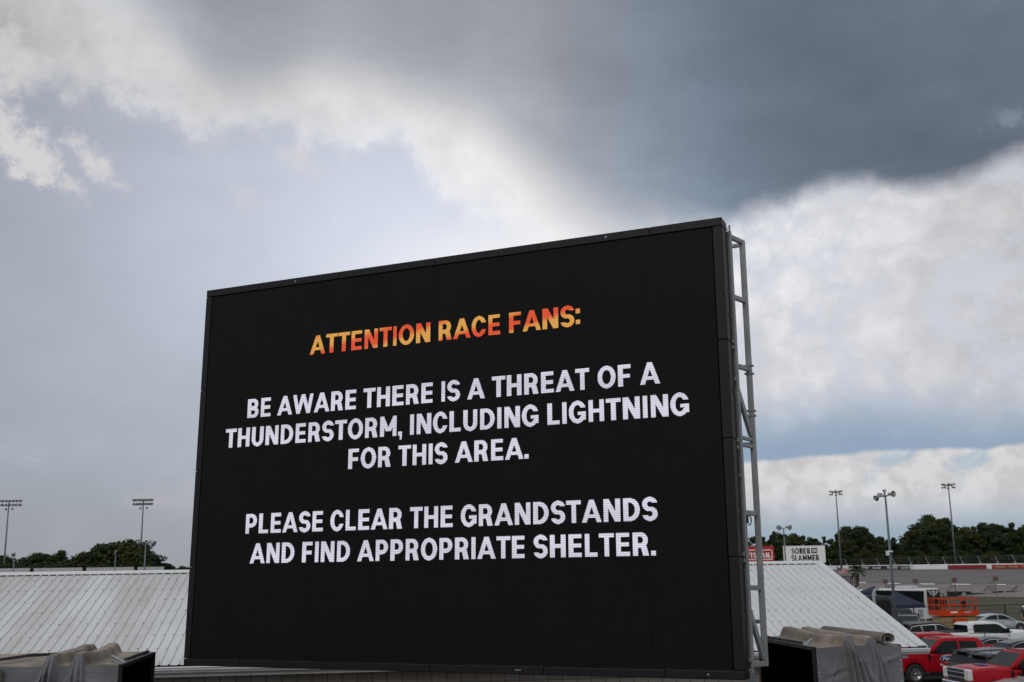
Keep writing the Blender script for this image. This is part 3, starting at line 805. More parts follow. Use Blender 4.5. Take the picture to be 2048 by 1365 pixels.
for i in range(k):
    x0 = -i * SP
    prof += [(x0, 0), (x0 - SP * .72, 0), (x0 - SP * .78, .028), (x0 - SP * .92, .028), (x0 - SP * .98, 0)]
for (xa, ha), (xb, hb_) in zip(prof, prof[1:]):
    P = [Vector((xa, 0, EZ)) + nr * ha, Vector((xb, 0, EZ)) + nr * hb_, Vector((xb, RUN, EZ + RISE)) + nr * hb_, Vector((xa, RUN, EZ + RISE)) + nr * ha]
    q.add(P, [(0, 1, 2, 3)], 1 if ha != hb_ else 0)
q.ngon([(0, 2 * RUN, EZ), (-BL, 2 * RUN, EZ), (-BL, RUN, EZ + RISE), (0, RUN, EZ + RISE)])
for i in range(k):
    for j in range(8):
        t = (j + .12) / 8; p = Vector((-i * SP - SP * .85 + random.uniform(-.01, .01), RUN * t, EZ + RISE * t)) + nr * .036
        if random.random() > .93: continue
        e = .024 if random.random() > .35 else .014
        q.add([p + Vector((e, 0, 0)), p + Vector((0, e, 0)), p + Vector((-e, 0, 0)), p + Vector((0, -e, 0)), p + nr * .02], [(0, 1, 4), (1, 2, 4), (2, 3, 4), (3, 0, 4)], 2)
q.build('roof', [M_roof, M_rib_shade, M_screw], bld, fix=False)
q = MB(); cw = .23
for s in (0, 1):
    y1 = RUN - cw if s == 0 else RUN + cw; zz = EZ + RISE - cw * .3439
    q.add([(0.03, y1, zz + .05), (-BL, y1, zz + .05), (-BL, RUN, EZ + RISE + .055), (.03, RUN, EZ + RISE + .055)], [(0, 1, 2, 3)])
    q.add([(0.03, y1, zz + .05), (-BL, y1, zz + .05), (-BL, y1, zz + .03), (.03, y1, zz + .03)], [(0, 1, 2, 3)])
q.build('ridge_cap', mat('roof trim white', (.60, .61, .62), .45, 0, .05, .5), bld, fix=False)
q = MB(); q.box((-BL / 2, RUN - cw - .005, EZ + RISE - cw * .3439 + .01), (BL, .012, .03)); q.build('closure_strip', M_black, bld)
q = MB()
for s in (1, -1):
    a = Vector((-.09, RUN, EZ + RISE + .04)); c = Vector((-.09, RUN - s * RUN - s * .02, EZ + .04 - .007))
    q.bar(a, c, .26, .03); q.bar(a + Vector((.125, 0, -.1)), c + Vector((.125, 0, -.1)), .02, .2)
q.build('rake_trim', MATS['roof trim white'], bld)
# gutter (stepped profile), fascia, soffit, wall
q = MB()
gp = [(-.02, EZ - .035), (-.15, EZ - .035), (-.165, EZ - .06), (-.15, EZ - .085), (-.15, EZ - .12), (-.12, EZ - .15), (-.10, EZ - .19), (-.02, EZ - .19)]
n = len(gp); V = [(.06, y, z) for y, z in gp] + [(-BL, y, z) for y, z in gp]
q.add(V, [(i, (i + 1) % n, n + (i + 1) % n, n + i) for i in range(n)] + [tuple(range(n)), tuple(range(2 * n - 1, n - 1, -1))])
q.build('gutter', mat('gutter white', (.52, .53, .54), .4, 0, .1, 1.5), bld)
q = MB(); q.box((-BL / 2, .02, EZ - .016), (BL - .2, .06, .012)); q.build('eave_gap', M_black, bld)
q = MB(); q.box((-BL / 2 - .25, .19, EZ - .25), (BL - .6, .40, .10)); q.build('soffit', mat('soffit beige', (.36, .35, .33), .6), bld)
def block_mat():
    M = bpy.data.materials.new('tan block wall'); M.use_nodes = True; nt = M.node_tree; p = nt.nodes['Principled BSDF']; p.inputs['Roughness'].default_value = .8
    t = nt.nodes.new('ShaderNodeTexCoord'); mp = nt.nodes.new('ShaderNodeMapping'); mp.inputs['Rotation'].default_value = (rad(90), 0, 0)
    nt.links.new(t.outputs['Object'], mp.inputs[0])
    br = nt.nodes.new('ShaderNodeTexBrick'); br.offset = 0; br.inputs['Scale'].default_value = 1.0; br.inputs['Brick Width'].default_value = .4; br.inputs['Row Height'].default_value = .4
    br.inputs['Mortar Size'].default_value = .012; br.inputs['Color1'].default_value = (.20, .17, .145, 1); br.inputs['Color2'].default_value = (.24, .21, .18, 1); br.inputs['Mortar'].default_value = (.06, .05, .04, 1)
    nt.links.new(mp.outputs[0], br.inputs[0]); nt.links.new(br.outputs[0], p.inputs['Base Color'])
    return M
q = MB(); q.box((-BL / 2 - .25, RUN, EZ / 2 - .15), (BL - .75, 2 * RUN - .8, EZ - .3))
q.add([(-.62, .4, EZ - .3), (-.62, 2 * RUN - .4, EZ - .3), (-.62, RUN, EZ + RISE - .2)], [(0, 1, 2)])
q.build('wall', block_mat(), bld)
q = MB(); q.box((-8.35, .37, 1.0), (.9, .06, 2.05)); q.build('door', M_dark, bld)

# ------------------------------------------------------------------ the big screen
def eul(a, b_, c):
    return Matrix.Rotation(a, 3, 'Z') @ Matrix.Rotation(b_, 3, 'X') @ Matrix.Rotation(c, 3, 'Y')
SW, SH = 10.1735, 7.0477
SC = Vector((-1.3382, 18.4, 1.8934 + EYE)); SM = eul(-.4139, -.0272, -.0007)
base = SC + SM @ Vector((0, 0, -SH / 2))
screen = thing('video_screen', 'giant black video screen showing a thunderstorm warning to race fans', 'video screen', base)
mm_ = SM.to_4x4(); mm_.translation = base; screen.matrix_world = mm_
ZO = SH / 2
IX0, IX1, IZ0, IZ1 = -4.95, 4.925, -3.395, 3.38
PITCH_LED = .0275
def led_mat(name, kind):
    M = bpy.data.materials.new(name); M.use_nodes = True; nt = M.node_tree; p = nt.nodes['Principled BSDF']
    old = S.nt; S.nt = nt
    t = nt.nodes.new('ShaderNodeTexCoord'); sx = nt.nodes.new('ShaderNodeSeparateXYZ'); nt.links.new(t.outputs['Object'], sx.inputs[0])
    U, V = S(sx.outputs[0]), S(sx.outputs[2]) - ZO
    row = S.op('COSINE', V * (2 * PI / PITCH_LED)); colm = S.op('COSINE', U * (2 * PI / PITCH_LED))
    if kind == 'panel':
        cell = sstep(row, -.2, .8) * sstep(colm, -.4, .8)
        # cabinet joints
        fu = S.op('ABSOLUTE', S.op('FRACT', U / 1.2375 + 40.0) - .5); fv = S.op('ABSOLUTE', S.op('FRACT', V / .9679 + 40.0) - .5)
        n = nt.nodes.new('ShaderNodeTexNoise'); n.inputs['Scale'].default_value = .8; nt.links.new(t.outputs['Object'], n.inputs['Vector'])
        wn = nt.nodes.new('ShaderNodeTexWhiteNoise'); wn.noise_dimensions = '2D'
        cb = nt.nodes.new('ShaderNodeCombineXYZ'); nt.links.new(S.op('FLOOR', U / .30937 + 40.0).k, cb.inputs[0]); nt.links.new(S.op('FLOOR', V / .24198 + 40.0).k, cb.inputs[1]); nt.links.new(cb.outputs[0], wn.inputs['Vector'])
        v = (.0016 + .0150 * cell) * (.80 + .4 * S(n.outputs[0])) * (.90 + .2 * S(wn.outputs['Value']))
        joint = S.op('MAXIMUM', sstep(fu, .494, .498), sstep(fv, .493, .498))
        v = v * (1.0 - .6 * joint)
        nt.links.new(grey(v, (1.0, 1.0, .97)), p.inputs['Base Color'])
        p.inputs['Roughness'].default_value = .6; p.inputs['Specular IOR Level'].default_value = .12
    else:
        lum = (.58 + .42 * sstep(row, -.7, .5)) * (.93 + .07 * sstep(colm, -.6, .6))
        p.inputs['Base Color'].default_value = (.01, .01, .01, 1); p.inputs['Specular IOR Level'].default_value = 0
        if kind == 'white':
            n = nt.nodes.new('ShaderNodeTexNoise'); n.inputs['Scale'].default_value = .5; n.inputs['Detail'].default_value = 2; nt.links.new(t.outputs['Object'], n.inputs['Vector'])
            lo = S.op('SINE', V * 9.0 + U * .8) * .06
            c = mixc(S(n.outputs[0]), grey(lum * (.86 + lo), (.88, .90, 1.05)), grey(lum * (.86 + lo), (.94, .88, 1.02)))
        else:
            ph = S.op('SINE', (V - U * .21) * (2 * PI / .56) + 2.6)
            c = mixc(sstep(ph, -.75, .75), grey(lum, (.86, .11, .045)), grey(lum, (.86, .43, .10)))
        nt.links.new(c, p.inputs['Emission Color']); p.inputs['Emission Strength'].default_value = 1.0
    S.nt = old
    return M
M_led, M_ledw, M_ledo = led_mat('led face', 'panel'), led_mat('led white', 'white'), led_mat('led orange', 'orange')
M_bez = mat('bezel charcoal', (.0075, .0078, .0095), .5, .1, .12, 1.0, spec=.25)
# display face, sunk slightly into the bezel
q = MB(); q.box(((IX0 + IX1) / 2, .06, ZO + (IZ0 + IZ1) / 2), (IX1 - IX0 - .02, .10, IZ1 - IZ0 - .02)); disp = q.build('display', M_led, screen)
for t, u0, u1, v0, m_ in (('ATTENTION RACE FANS:', -2.62, 2.665, 2.0, M_ledo), ('BE AWARE THERE IS A THREAT OF A', -3.955, 3.985, .92, M_ledw), ('THUNDERSTORM, INCLUDING LIGHTNING', -4.425, 4.43, .388, M_ledw),
        ('FOR THIS AREA.', -1.722, 1.727, -.14, M_ledw), ('PLEASE CLEAR THE GRANDSTANDS', -3.86, 3.868, -1.205, M_ledw), ('AND FIND APPROPRIATE SHELTER.', -3.735, 3.82, -1.733, M_ledw)):
    block_text('message_line', disp, t, u0, u1, ZO + v0, .353, m_, y=.004, rows=39, cols=4 * int(round((u1 - u0) / PITCH_LED)), fill=1.0)
# bezel: top and bottom in segments, sides in segments, with hairline joints
bd = .34; gap = .006
hw, hh = SW / 2, SH / 2
def bez(x0, x1, z0, z1, nm='bezel_segment'):
    q = MB(); q.box(((x0 + x1) / 2, bd / 2, ZO + (z0 + z1) / 2), (x1 - x0 - gap, bd, z1 - z0 - gap)); return q.build(nm, M_bez, screen, bevel=.012, seg=2)
cuts = [-hw, -3.85, -2.05, -.05, 1.95, 3.9, hw]
for a, c in zip(cuts, cuts[1:]):
    bez(a, c, IZ1, hh); bez(a, c, -hh, IZ0)
vc = [IZ0, -1.78, -.01, 1.525, IZ1]
for a, c in zip(vc, vc[1:]):
    bez(-hw, IX0, a, c); bez(IX1, hw, a, c)
q = MB(); q.box((0, .24, ZO), (SW - .3, .16, SH - .3)); q.build('back_panel', M_black, screen)
# holes, latches and screws on the right bezel side
q = MB()
for v in (2.35, 1.95, .75, .35, -1.0, -1.35, -2.55, -2.95):
    q = MB(); q.box((hw + .002, .20, ZO + v), (.006, .06, .055)); q.build('latch_slot', M_black, screen)
q = MB()
for v in (3.40, 1.55, 1.46, .95, -.01, -.12, -.55, -1.72, -1.82, -3.25):
    q = MB(); q.box((hw + .012, .29 + .03 * math.sin(v * 9), ZO + v), (.02, .05, .05)); q.build('latch', M_galv, screen)
for c, d in (((1.52, -.004, ZO - 3.455), (.10, .012, .012)), ((-3.0, -.004, ZO + 3.45), (.03, .01, .03)), ((4.55, -.004, ZO - 3.45), (.02, .01, .03)), ((3.15, -.004, ZO + 3.455), (.03, .01, .03))):
    q = MB(); q.box(c, d); q.build('screw', M_galv, screen)
# rear support frame
M_fr = mat('frame grey paint', (.24, .25, .255), .5, .2, .15, 3)
FN, BN, UX = .41, .84, 5.08
def fbar(a, c, w, h, nm, up=(0, 0, 1)): q = MB(); q.bar(a, c, w, h, up=up); return q.build(nm, M_fr, screen, bevel=.006)
for u in (-UX + .12, -2.6, 0, 2.6, UX):
    du = .14 if u == UX else 0
    P = lambda n_, v: (u + du * (n_ - FN) / (BN - FN), n_, ZO + v)
    fbar(P(FN, -3.36), P(FN, 3.40), .12, .06, 'post'); fbar(P(BN, -3.37), P(BN, 3.36), .085, .085, 'post')
    if u == UX: fbar((u + .045, FN - .052, ZO - 3.45), (u + .045, FN - .052, ZO + 3.49), .03, .03, 'guide_rail')
    for v in (3.33, 2.32, 1.19, .055, -.055, -1.10, -2.22, -3.33):
        if u == UX or v in (3.33, -1.10, -3.33): fbar(P(FN + .032, v), P(BN - .044, v), .055, .075 if abs(v) > .1 else .055, 'rung')
    fbar(P(FN + .05, .80), P(BN - .05, .12), .06, .085, 'brace'); fbar(P(FN + .05, -2.55), P(BN - .05, -3.25), .06, .085, 'brace')
for v in (3.31, .0, -2.72):
    fbar((-UX + .12, BN + .09, ZO + v), (UX + .07, BN + .075, ZO + v), .06, .06, 'crossbar')
q = MB(); t_ = [(math.cos(a) * .045, math.sin(a) * .075) for a in np.linspace(-1.6, 1.6, 12)]
q.tube([(UX + .085 + x_, FN + .01, ZO - 1.22 + z_) for x_, z_ in t_], .011, 6); q.box((UX + .075, FN + .01, ZO - 1.21), (.025, .04, .12)); q.build('handle', M_dark, screen)
for v in (1.25, 1.12, .52, .44):
    q = MB(); q.box((UX + .14, BN, ZO + v), (.14, .11, .02)); q.build('joint_plate', M_fr, screen)

# ------------------------------------------------------------------ trailer and its canvas covers
TY = .1283
N0 = Vector((4.607, 17.364, 0)); TD = 2.45; TZ = 4.15
tr = thing('screen_trailer', 'flatbed trailer under the big screen with a black lifting mast', 'trailer', N0, TY)
q = MB(); q.box((-5.6, TD / 2, 1.02), (16.6, TD - .1, .30)); q.build('deck', M_dark, tr)
q = MB(); q.box((-5.35, TD / 2 - .5, 2.5), (.62, .7, 2.35)); q.box((-5.35, TD / 2 - .5, 3.42), (.9, .9, .3)); q.build('mast', M_black, tr)
for xx in (.0,):
    q = MB(); q.bar((-.72, .95, 1.15), (-.72, .95, 3.75), .1); q.build('prop_post', M_fr, tr)
for xx in (-11.6, -10.3, 1.0, 2.2):
    for yy in (.18, TD - .18):
        q = MB(); q.lathe([(.25, -.13), (.46, -.13), (.50, -.08), (.50, .08), (.46, .13), (.25, .13)], 24, 'y', (xx, yy, .5)); w = q.build('wheel', M_rubber, tr)
        q = MB(); q.lathe([(.001, -.08), (.26, -.12), (.26, .12), (.001, .08)], 16, 'y', (xx, yy, .5)); q.build('rim', M_rim, w)
M_can = mat('grey canvas', (.140, .140, .152), .75, 0, .22, 2.6, .8, 7)
M_top = mat('weathered canvas top', (.19, .15, .118), .9, 0, .30, 2.2, .5, 14, c2=(.34, .29, .24))
M_strap = mat('olive strap', (.060, .056, .046), .8)
def cover(name, label, x0, x1, pleats, open_left, seed, wrinkles):
    """sheets in trailer space between x0 and x1; pleats: (x at top, x at foot, spread, lift)"""
    rs = np.random.default_rng(seed); zb = 1.15
    o = thing(name, label, 'canvas cover', N0 + Matrix.Rotation(TY, 3, 'Z') @ Vector(((x0 + x1) / 2, TD / 2, 0)), TY, 'canvas covers on the screen trailer')
    cx, cy = (x0 + x1) / 2, TD / 2
    ph = rs.uniform(0, 6, 40)
    def soft(x, z):
        r = 0
        for (wx, wz, sx, sz, ang, am) in wrinkles:
            dx, dz = x - wx, z - wz; c, s = math.cos(ang), math.sin(ang); a, b2 = dx * c + dz * s, -dx * s + dz * c
            r += am * math.exp(-(a / sx) ** 2 - (b2 / sz) ** 2)
        return r + .006 * math.sin(x * 5 + z * 2 + ph[0]) * math.sin(z * 3.1 + ph[1]) + .004 * math.sin(x * 17 + ph[2] + z * 4) * math.sin(z * 7 + ph[3])
    def front(s, t):
        x = x0 + (x1 - x0) * s; zt = topf(s, 0).z; z = zb + (zt - zb) * t
        d = soft(x, z); top = min(1, (1 - t) * 14)
        for (xt, xf, sp, lift) in pleats:
            k = 1 - t; kk = 1 - math.exp(-k * 4.5); g_ = .075 + .19 * kk; xc = xt + (xf - xt) * kk; e = (x - xc) / g_
            if abs(e) < 1.25:
                w_ = math.exp(-abs(e) ** 9) ; c_ = abs(math.cos(e * 5.2 + .5 * math.sin(z * 2.2 + xt * 7) + xt * 3)) ** .6
                d += w_ * (.035 + .11 * c_) * (.85 + .25 * math.sin(2.3 * z + xt * 9))
        d *= top
        d += .02 * math.sin(PI * s) * (1 - t)
        return Vector((x - cx, -d - cy, z))
    def topf(s, t):
        x = x0 + (x1 - x0) * s; y = TD * t
        z = TZ + .02 * math.sin(PI * s) - .03 * math.sin(PI * t) + .010 * math.sin(x * 9 + y * 2 + ph[5]) * math.sin(y * 4 + ph[6])
        for (xt, xf, sp, lift) in pleats:
            e = (x - xt - .04 * math.sin(y * 1.2 + xt) + .03) / (.082 + .045 * min(1, t * 3))
            if abs(e) < 3: z += lift * (.92 + .10 * math.sin(y * 1.7 + xt * 5)) * math.exp(-abs(e) ** 5)
        e = math.exp(-(t / .05) ** 2) * .02
        return Vector((x - cx, y - cy - .003, z - e))
    nx = max(60, int((x1 - x0) / .0095))
    def frame(parent):
        xe = x0 if open_left else x1; s = 1 if open_left else -1; q = MB(); w = .05
        q.bar((xe - cx - s * .012, -cy + .02, zb), (xe - cx - s * .012, -cy + .02, TZ - .02), w, w); q.bar((xe - cx - s * .012, cy - .02, zb), (xe - cx - s * .012, cy - .02, TZ - .02), w, w); q.bar((xe - cx - s * .012, -cy, TZ - .03), (xe - cx - s * .012, cy, TZ - .03), w, w)
        q.build('opening_frame', M_black, parent)
        q = MB(); q.box((xe - cx + s * .34, .0, (zb + TZ) / 2 - .02), (.03, TD - .12, TZ - zb - .1)); q.build('shade_panel', mat('bulkhead black', (.002, .002, .002), .9, spec=0.0), parent)  # black panel added to paint in the deep shade inside the cover
        q = MB(); q.bar((xe - cx + s * .28, -.9, 1.2), (xe - cx + s * .10, .4, 2.9), .06); q.build('inner_strut', M_dark, parent)
        q = MB(); xl = xe - cx + s * .05
        for k_ in range(14):
            q.box((xl + s * .01 * (k_ % 2), -cy + .7 + k_ * .12, TZ + .015), (.05, .07, .04))
        q.build('roller_track', M_dark, parent)
        q = MB(); q.bar((xe - cx + s * .03, -.75, TZ - .03), (xe - cx + s * .30, -.35, TZ + .05), .05, .03); q.bar((xe - cx + s * .08, -.9, TZ - .02), (xe - cx + s * .26, -.5, TZ - .02), .03, .05); q.build('hinge_arm', M_galv, parent)
    q = MB(); q.grid(front, nx, 110); q.build('side_curtain', M_can, o, fix=False)
    q = MB(); q.grid(topf, nx, 60); q.build('top_sheet', M_top, o, fix=False)
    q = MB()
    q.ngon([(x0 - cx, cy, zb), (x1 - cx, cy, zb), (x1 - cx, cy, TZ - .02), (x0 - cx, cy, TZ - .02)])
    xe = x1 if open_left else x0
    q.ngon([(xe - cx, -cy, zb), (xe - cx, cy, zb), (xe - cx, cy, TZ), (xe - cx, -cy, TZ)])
    q.build('rear_curtain', mat('inner shade black', (.003, .003, .003), .9, spec=0.0), o, fix=False)  # rear canvas coloured black, interior shade put into its colour
    frame(o)
    q = MB()
    for xs in (x0 + .035, x1 - .035):
        for z in np.arange(1.3, TZ - .15, .155):
            d = front((xs - x0) / (x1 - x0), (z - zb) / (TZ - zb)); q.lathe([(.001, -.012), (.011, -.006), (.012, 0)], 8, 'y', d)
    q.build('stud', M_chrome, o, fix=False)
    return o, cx, cy
RW = 1.40
cv, cx, cy = cover('canvas_cover', 'grey canvas trailer cover bunched up right of the big screen beside the red pickups', 0, RW, [(.56, .82, .085, .16), (.92, 1.16, .09, .15)], True, 3,
    [(.33, 3.72, .20, .035, .35, -.035), (.20, 3.6, .03, .3, -.5, .02), (1.25, 3.95, .2, .03, .3, .03), (.35, 2.9, .05, .7, .2, .02)])
q = MB(); sp = []
for i in range(46):
    t = i / 45 * 3.4 * PI; r = .03 + .023 * t / PI; sp.append((1.20 - cx + r * math.cos(t) * 1.15, TZ + .10 + r * math.sin(t) * .8))
n = len(sp); q.add([(a, -cy - .02, c) for a, c in sp] + [(a - .05, cy - .2, c) for a, c in sp], [(i, i + 1, n + i + 1, n + i) for i in range(n - 1)], 0, True)
ro = q.build('rolled_flap', mat('rolled canvas', (.15, .135, .115), .85, 0, .2, 3), cv, fix=False)
sol = ro.modifiers.new('thickness', 'SOLIDIFY'); sol.thickness = .012
cl, cx2, cy2 = cover('canvas_cover', 'grey canvas trailer cover with brown stained top folded up at the lower left', -15.2, -10.35, [(-11.30, -11.42, .07, .16), (-10.93, -10.98, .07, .165)], False, 8,
    [(-10.65, 3.85, .25, .03, -.45, .03), (-10.6, 3.55, .22, .025, -.35, -.03), (-11.8, 3.75, .3, .03, -.35, .03), (-12.0, 3.3, .05, .6, .2, .02), (-11.1, 3.7, .06, .3, .5, .02)])
q = MB(); q.box((-12.02 - cx2, -cy2 - .045, 2.6), (.21, .02, 3.02)); q.build('strap', M_strap, cl)
q = MB(); q.bar((-12.3 - cx2, -.6, TZ + .04), (-11.75 - cx2, -.3, TZ + .10), .05, .04); q.bar((-11.9 - cx2, -.1, TZ + .07), (-11.2 - cx2, .55, TZ + .07), .04, .04); q.build('roof_bow', M_dark, cl)

# ------------------------------------------------------------------ vehicles (local +x forward, +y left, z up)
def loft(b, st, mi=0):
    """st: list of (x, section points (y, z) from lower right over the top to lower left)"""
    n = len(st[0][1]); V = [Vector((x, y, z)) for x, sec in st for y, z in sec]; F = []
    for i in range(len(st) - 1):
        for k in range(n - 1): F.append((i * n + k, i * n + k + 1, (i + 1) * n + k + 1, (i + 1) * n + k))
        F.append((i * n + n - 1, i * n, (i + 1) * n, (i + 1) * n + n - 1))
    F += [tuple(range(n)), tuple(range(len(V) - 1, len(V) - n - 1, -1))]
    b.add(V, F, mi, False)
def interp(pts_, x):
    return float(np.interp(x, [p[0] for p in pts_], [p[1] for p in pts_]))
def wheel(parent, x, y, r, wd, spokes, material=None):
    s = 1 if y > 0 else -1; ri = r * .64
    q = MB(); q.lathe([(ri, -wd / 2), (r * .93, -wd / 2), (r, -wd * .32), (r, wd * .32), (r * .93, wd / 2), (ri, wd / 2)], 28, 'y', (x, y, r), closed=True)
    w = q.build('wheel', M_rubber, parent)
    q = MB(); yo = y + s * wd * .42
    q.lathe([(ri * 1.0, yo - s * .10), (ri * 1.02, yo + s * .0), (ri * .9, yo + s * .012), (ri * .86, yo - s * .05), (.001, yo - s * .06)], 24, 'y', (x, 0, r))
    for i in range(spokes):
        t = 2 * PI * i / spokes + .2; c, sn = math.cos(t), math.sin(t)
        q.bar((x + .04 * c, yo - s * .005, r + .04 * sn), (x + ri * .93 * c, yo - s * .012, r + ri * .93 * sn), ri * .2, .035, up=(0, 1, 0))
    q.lathe([(.001, yo + s * .02), (ri * .2, yo + s * .012), (ri * .22, yo - s * .03)], 12, 'y', (x, 0, r))
    q.build('rim', material or M_rim, w)
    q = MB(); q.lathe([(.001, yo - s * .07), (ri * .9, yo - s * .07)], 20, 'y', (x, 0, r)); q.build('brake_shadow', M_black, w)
    return w
def vehicle(name, label, cat, paint, spec, group=None, glass=None, trim=None, rimm=None):
    """spec: L nose-to-tail, hw half width, zb sill, deck [(x, z)] top of the lower body, ax axles, r wheel radius,
    cab [(x, z)] greenhouse outline rear-to-front, wb / wt half widths at its foot and roof, win side windows"""
    o = thing(name, label, cat, (0, 0, 0), 0, group)
    S_ = spec; L = S_['L']; hw_ = S_['hw']; r = S_['r']; ra = r * 1.17; g_ = glass or M_glass
    x0, x1 = S_['x0'], S_['x0'] + L
    xs = sorted(set([x0 + L * i / 44 for i in range(45)] + [a + ra * k for a in S_['ax'] for k in (-1, -.93, -.75, -.5, -.25, 0, .25, .5, .75, .93, 1)] + [p[0] for p in S_['deck']]))
    st = []
    for x in xs:
        if x < x0 - 1e-6 or x > x1 + 1e-6: continue
        zl = S_['zb']
        for a in S_['ax']:
            if abs(x - a) < ra: zl = max(zl, r + math.sqrt(max(0, ra * ra - (x - a) ** 2)))
        zt = interp(S_['deck'], x)
        end = min(1.0, (x - x0) / .35, (x1 - x) / .55); w = hw_ * (S_.get('taper', .86) + (1 - S_.get('taper', .86)) * math.sqrt(max(0, end)))
        if end < .15: zl = max(zl, S_['zb'] + .06)
        zt = max(zt, zl + .06); zs = zl + (zt - zl) * .45; sh = S_.get('crown', .10)
        zq = min(zt - .01, max(zl + .02, zt - sh))
        half = [(w * .965, zl), (w, zl + (zs - zl) * .5), (w, zs), (w * .975, zq), (w * .90, zt - sh * .18), (w * .55, zt), (0.0, zt + .012)]
        st.append((x, [(-y, z) for y, z in half] + [(y, z) for y, z in reversed(half[:-1])]))
    b = MB(); loft(b, st)
    body = b.build('body', paint, o, bevel=0)
    for p in body.data.polygons: p.use_smooth = True
    body.data.set_sharp_from_angle(angle=rad(32))
    # cabin
    cab = S_['cab']; zf = min(p[1] for p in cab); zr = max(p[1] for p in cab); wb, wt = S_['wb'], S_['wt']
    yy = lambda z: wb + (wt - wb) * (z - zf) / (zr - zf)
    q = MB(); k = len(cab); V = [(x, -yy(z), z) for x, z in cab] + [(x, yy(z), z) for x, z in cab]
    q.add(V, [tuple(range(k)), tuple(range(2 * k - 1, k - 1, -1))] + [(i, k + i, k + (i + 1) % k, (i + 1) % k) for i in range(k)])
    q.build('cabin', paint, o, bevel=.055, seg=3)
    nz = Vector((0, zr - zf, wb - wt)).normalized()
    for w_ in S_['win']:
        for s in (-1, 1):
            q = MB(); P = [Vector((x, s * (yy(z) + .004), z)) for x, z in w_]
            if trim:
                c = sum(P, Vector()) / len(P); q2 = MB(); q2.plate([c + (p - c) * 1.0 + Vector(((p - c).x * .05, 0, (p - c).z * .14)) for p in P], Vector((0, s * nz.y, nz.z)), .004); q2.build('window_trim', trim, o)
                P = [p + Vector((0, s * .006, 0)) for p in P]
            q.plate(P, Vector((0, s * nz.y, nz.z)), .006); q.build('window', g_, o)
    for nm, i, gl in S_['screens']:
        a, c = Vector((cab[i][0], 0, cab[i][1])), Vector((cab[i + 1][0], 0, cab[i + 1][1])); d = c - a
        n = Vector((d.z, 0, -d.x)); n.normalize()
        mid = sum((Vector((p[0], 0, p[1])) for p in cab), Vector()) / k
        if n.dot((a + c) / 2 - mid) < 0: n = -n
        f0, f1 = .09, .90
        p0, p1 = a.lerp(c, f0), a.lerp(c, f1)
        q = MB(); q.plate([p0 + Vector((0, -yy(p0.z) * .92, 0)) + n * .003, p0 + Vector((0, yy(p0.z) * .92, 0)) + n * .003, p1 + Vector((0, yy(p1.z) * .92, 0)) + n * .003, p1 + Vector((0, -yy(p1.z) * .92, 0)) + n * .003], n, .006)
        q.build(nm, gl, o)
    for a in S_['ax']:
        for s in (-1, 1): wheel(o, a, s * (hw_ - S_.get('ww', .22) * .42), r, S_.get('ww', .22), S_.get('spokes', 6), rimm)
    # underbody, bumpers, lamps
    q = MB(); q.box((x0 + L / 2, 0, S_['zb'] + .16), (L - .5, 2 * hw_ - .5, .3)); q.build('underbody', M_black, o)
    for nm, x, y, z, d, m_ in S_.get('lamps', []):
        for s in (-1, 1): q = MB(); q.box((x, s * y, z), d); q.build(nm, m_, o, bevel=min(d) * .25)
    for nm, c, d, m_ in S_.get('boxes', []): q = MB(); q.box(c, d); q.build(nm, m_, o, bevel=min(d) * .25)
    mx, mz = S_['mirror']
    for s in (-1, 1):
        q = MB(); q.box((mx, s * (hw_ + .13), mz), S_.get('mirror_d', (.12, .2, .16))); q.bar((mx + .03, s * (wb - .05), mz - .05), (mx, s * (hw_ + .06), mz - .04), .05); q.build('mirror', S_.get('mirror_m', M_black), o, bevel=.02)
    for hx in S_.get('handles', []):
        for s in (-1, 1): q = MB(); q.box((hx, s * (hw_ * .985 + .012), S_['hz']), (.17, .03, .03)); q.build('door_handle', S_.get('handle_m', M_black), o)
    for sx_ in S_.get('seams', []):
        for s in (-1, 1): q = MB(); q.box((sx_, s * (hw_ + .0005), (S_['zb'] + S_['hz']) / 2 + .1), (.014, .006, S_['hz'] - S_['zb'] - .1)); q.build('door_seam', M_black, o)
    return o
def place(o, px, py, ref, hd):
    """put the point ref of the vehicle where the photo column / row and its height above the lot say"""
    P = onz(px, py, ref[2]); R3 = Matrix.Rotation(hd, 3, 'Z')
    p = P - R3 @ Vector((ref[0], ref[1], 0)); o.location = (p.x, p.y, 0.0); o.rotation_euler = (0, 0, hd)
    return o
def oval_badge(parent, x, side, y, z, w):
    """blue oval with a silver rim and slanted white lettering on the side of a door"""
    q = MB(); pr = [(.001, 0), (1, 0), (1, .01), (.001, .012)]
    q.lathe([(.001, 0), (1.0, 0), (1.0, .006), (.001, .008)], 32, 'y'); q.v = [(v[0] * w / 2 + x, side * (y + v[1]), v[2] * w * .21 + z) for v in q.v]
    bdg = q.build('badge', mat('badge rim silver', (.6, .6, .62), .3), parent)
    q = MB(); q.lathe([(.001, .0), (1.0, .0), (1.0, .006), (.001, .008)], 32, 'y'); q.v = [(v[0] * w / 2 * .93 + x, side * (y + v[1] + .006), v[2] * w * .21 * .88 + z) for v in q.v]
    q.build('badge_field', mat('badge blue', (.008, .028, .16), .3), bdg)
    xf = Matrix(((-side * -1 if side < 0 else -1, 0, 0, 0), (0, 1, 0, 0), (0, 0, 1, 0), (0, 0, 0, 1)))
    me = text_mesh('Ford', -w * .34, w * .34, -w * .10, w * .21, bold=.012, shear=.4, depth=.003); me.materials.clear(); me.materials.append(M_wt)
    rot = Matrix.Rotation(PI, 4, 'Z') if side > 0 else Matrix.Identity(4)
    me.transform(Matrix.Translation((x, side * (y + .019), z)) @ rot); obj('badge_lettering', me, bdg)
    return bdg
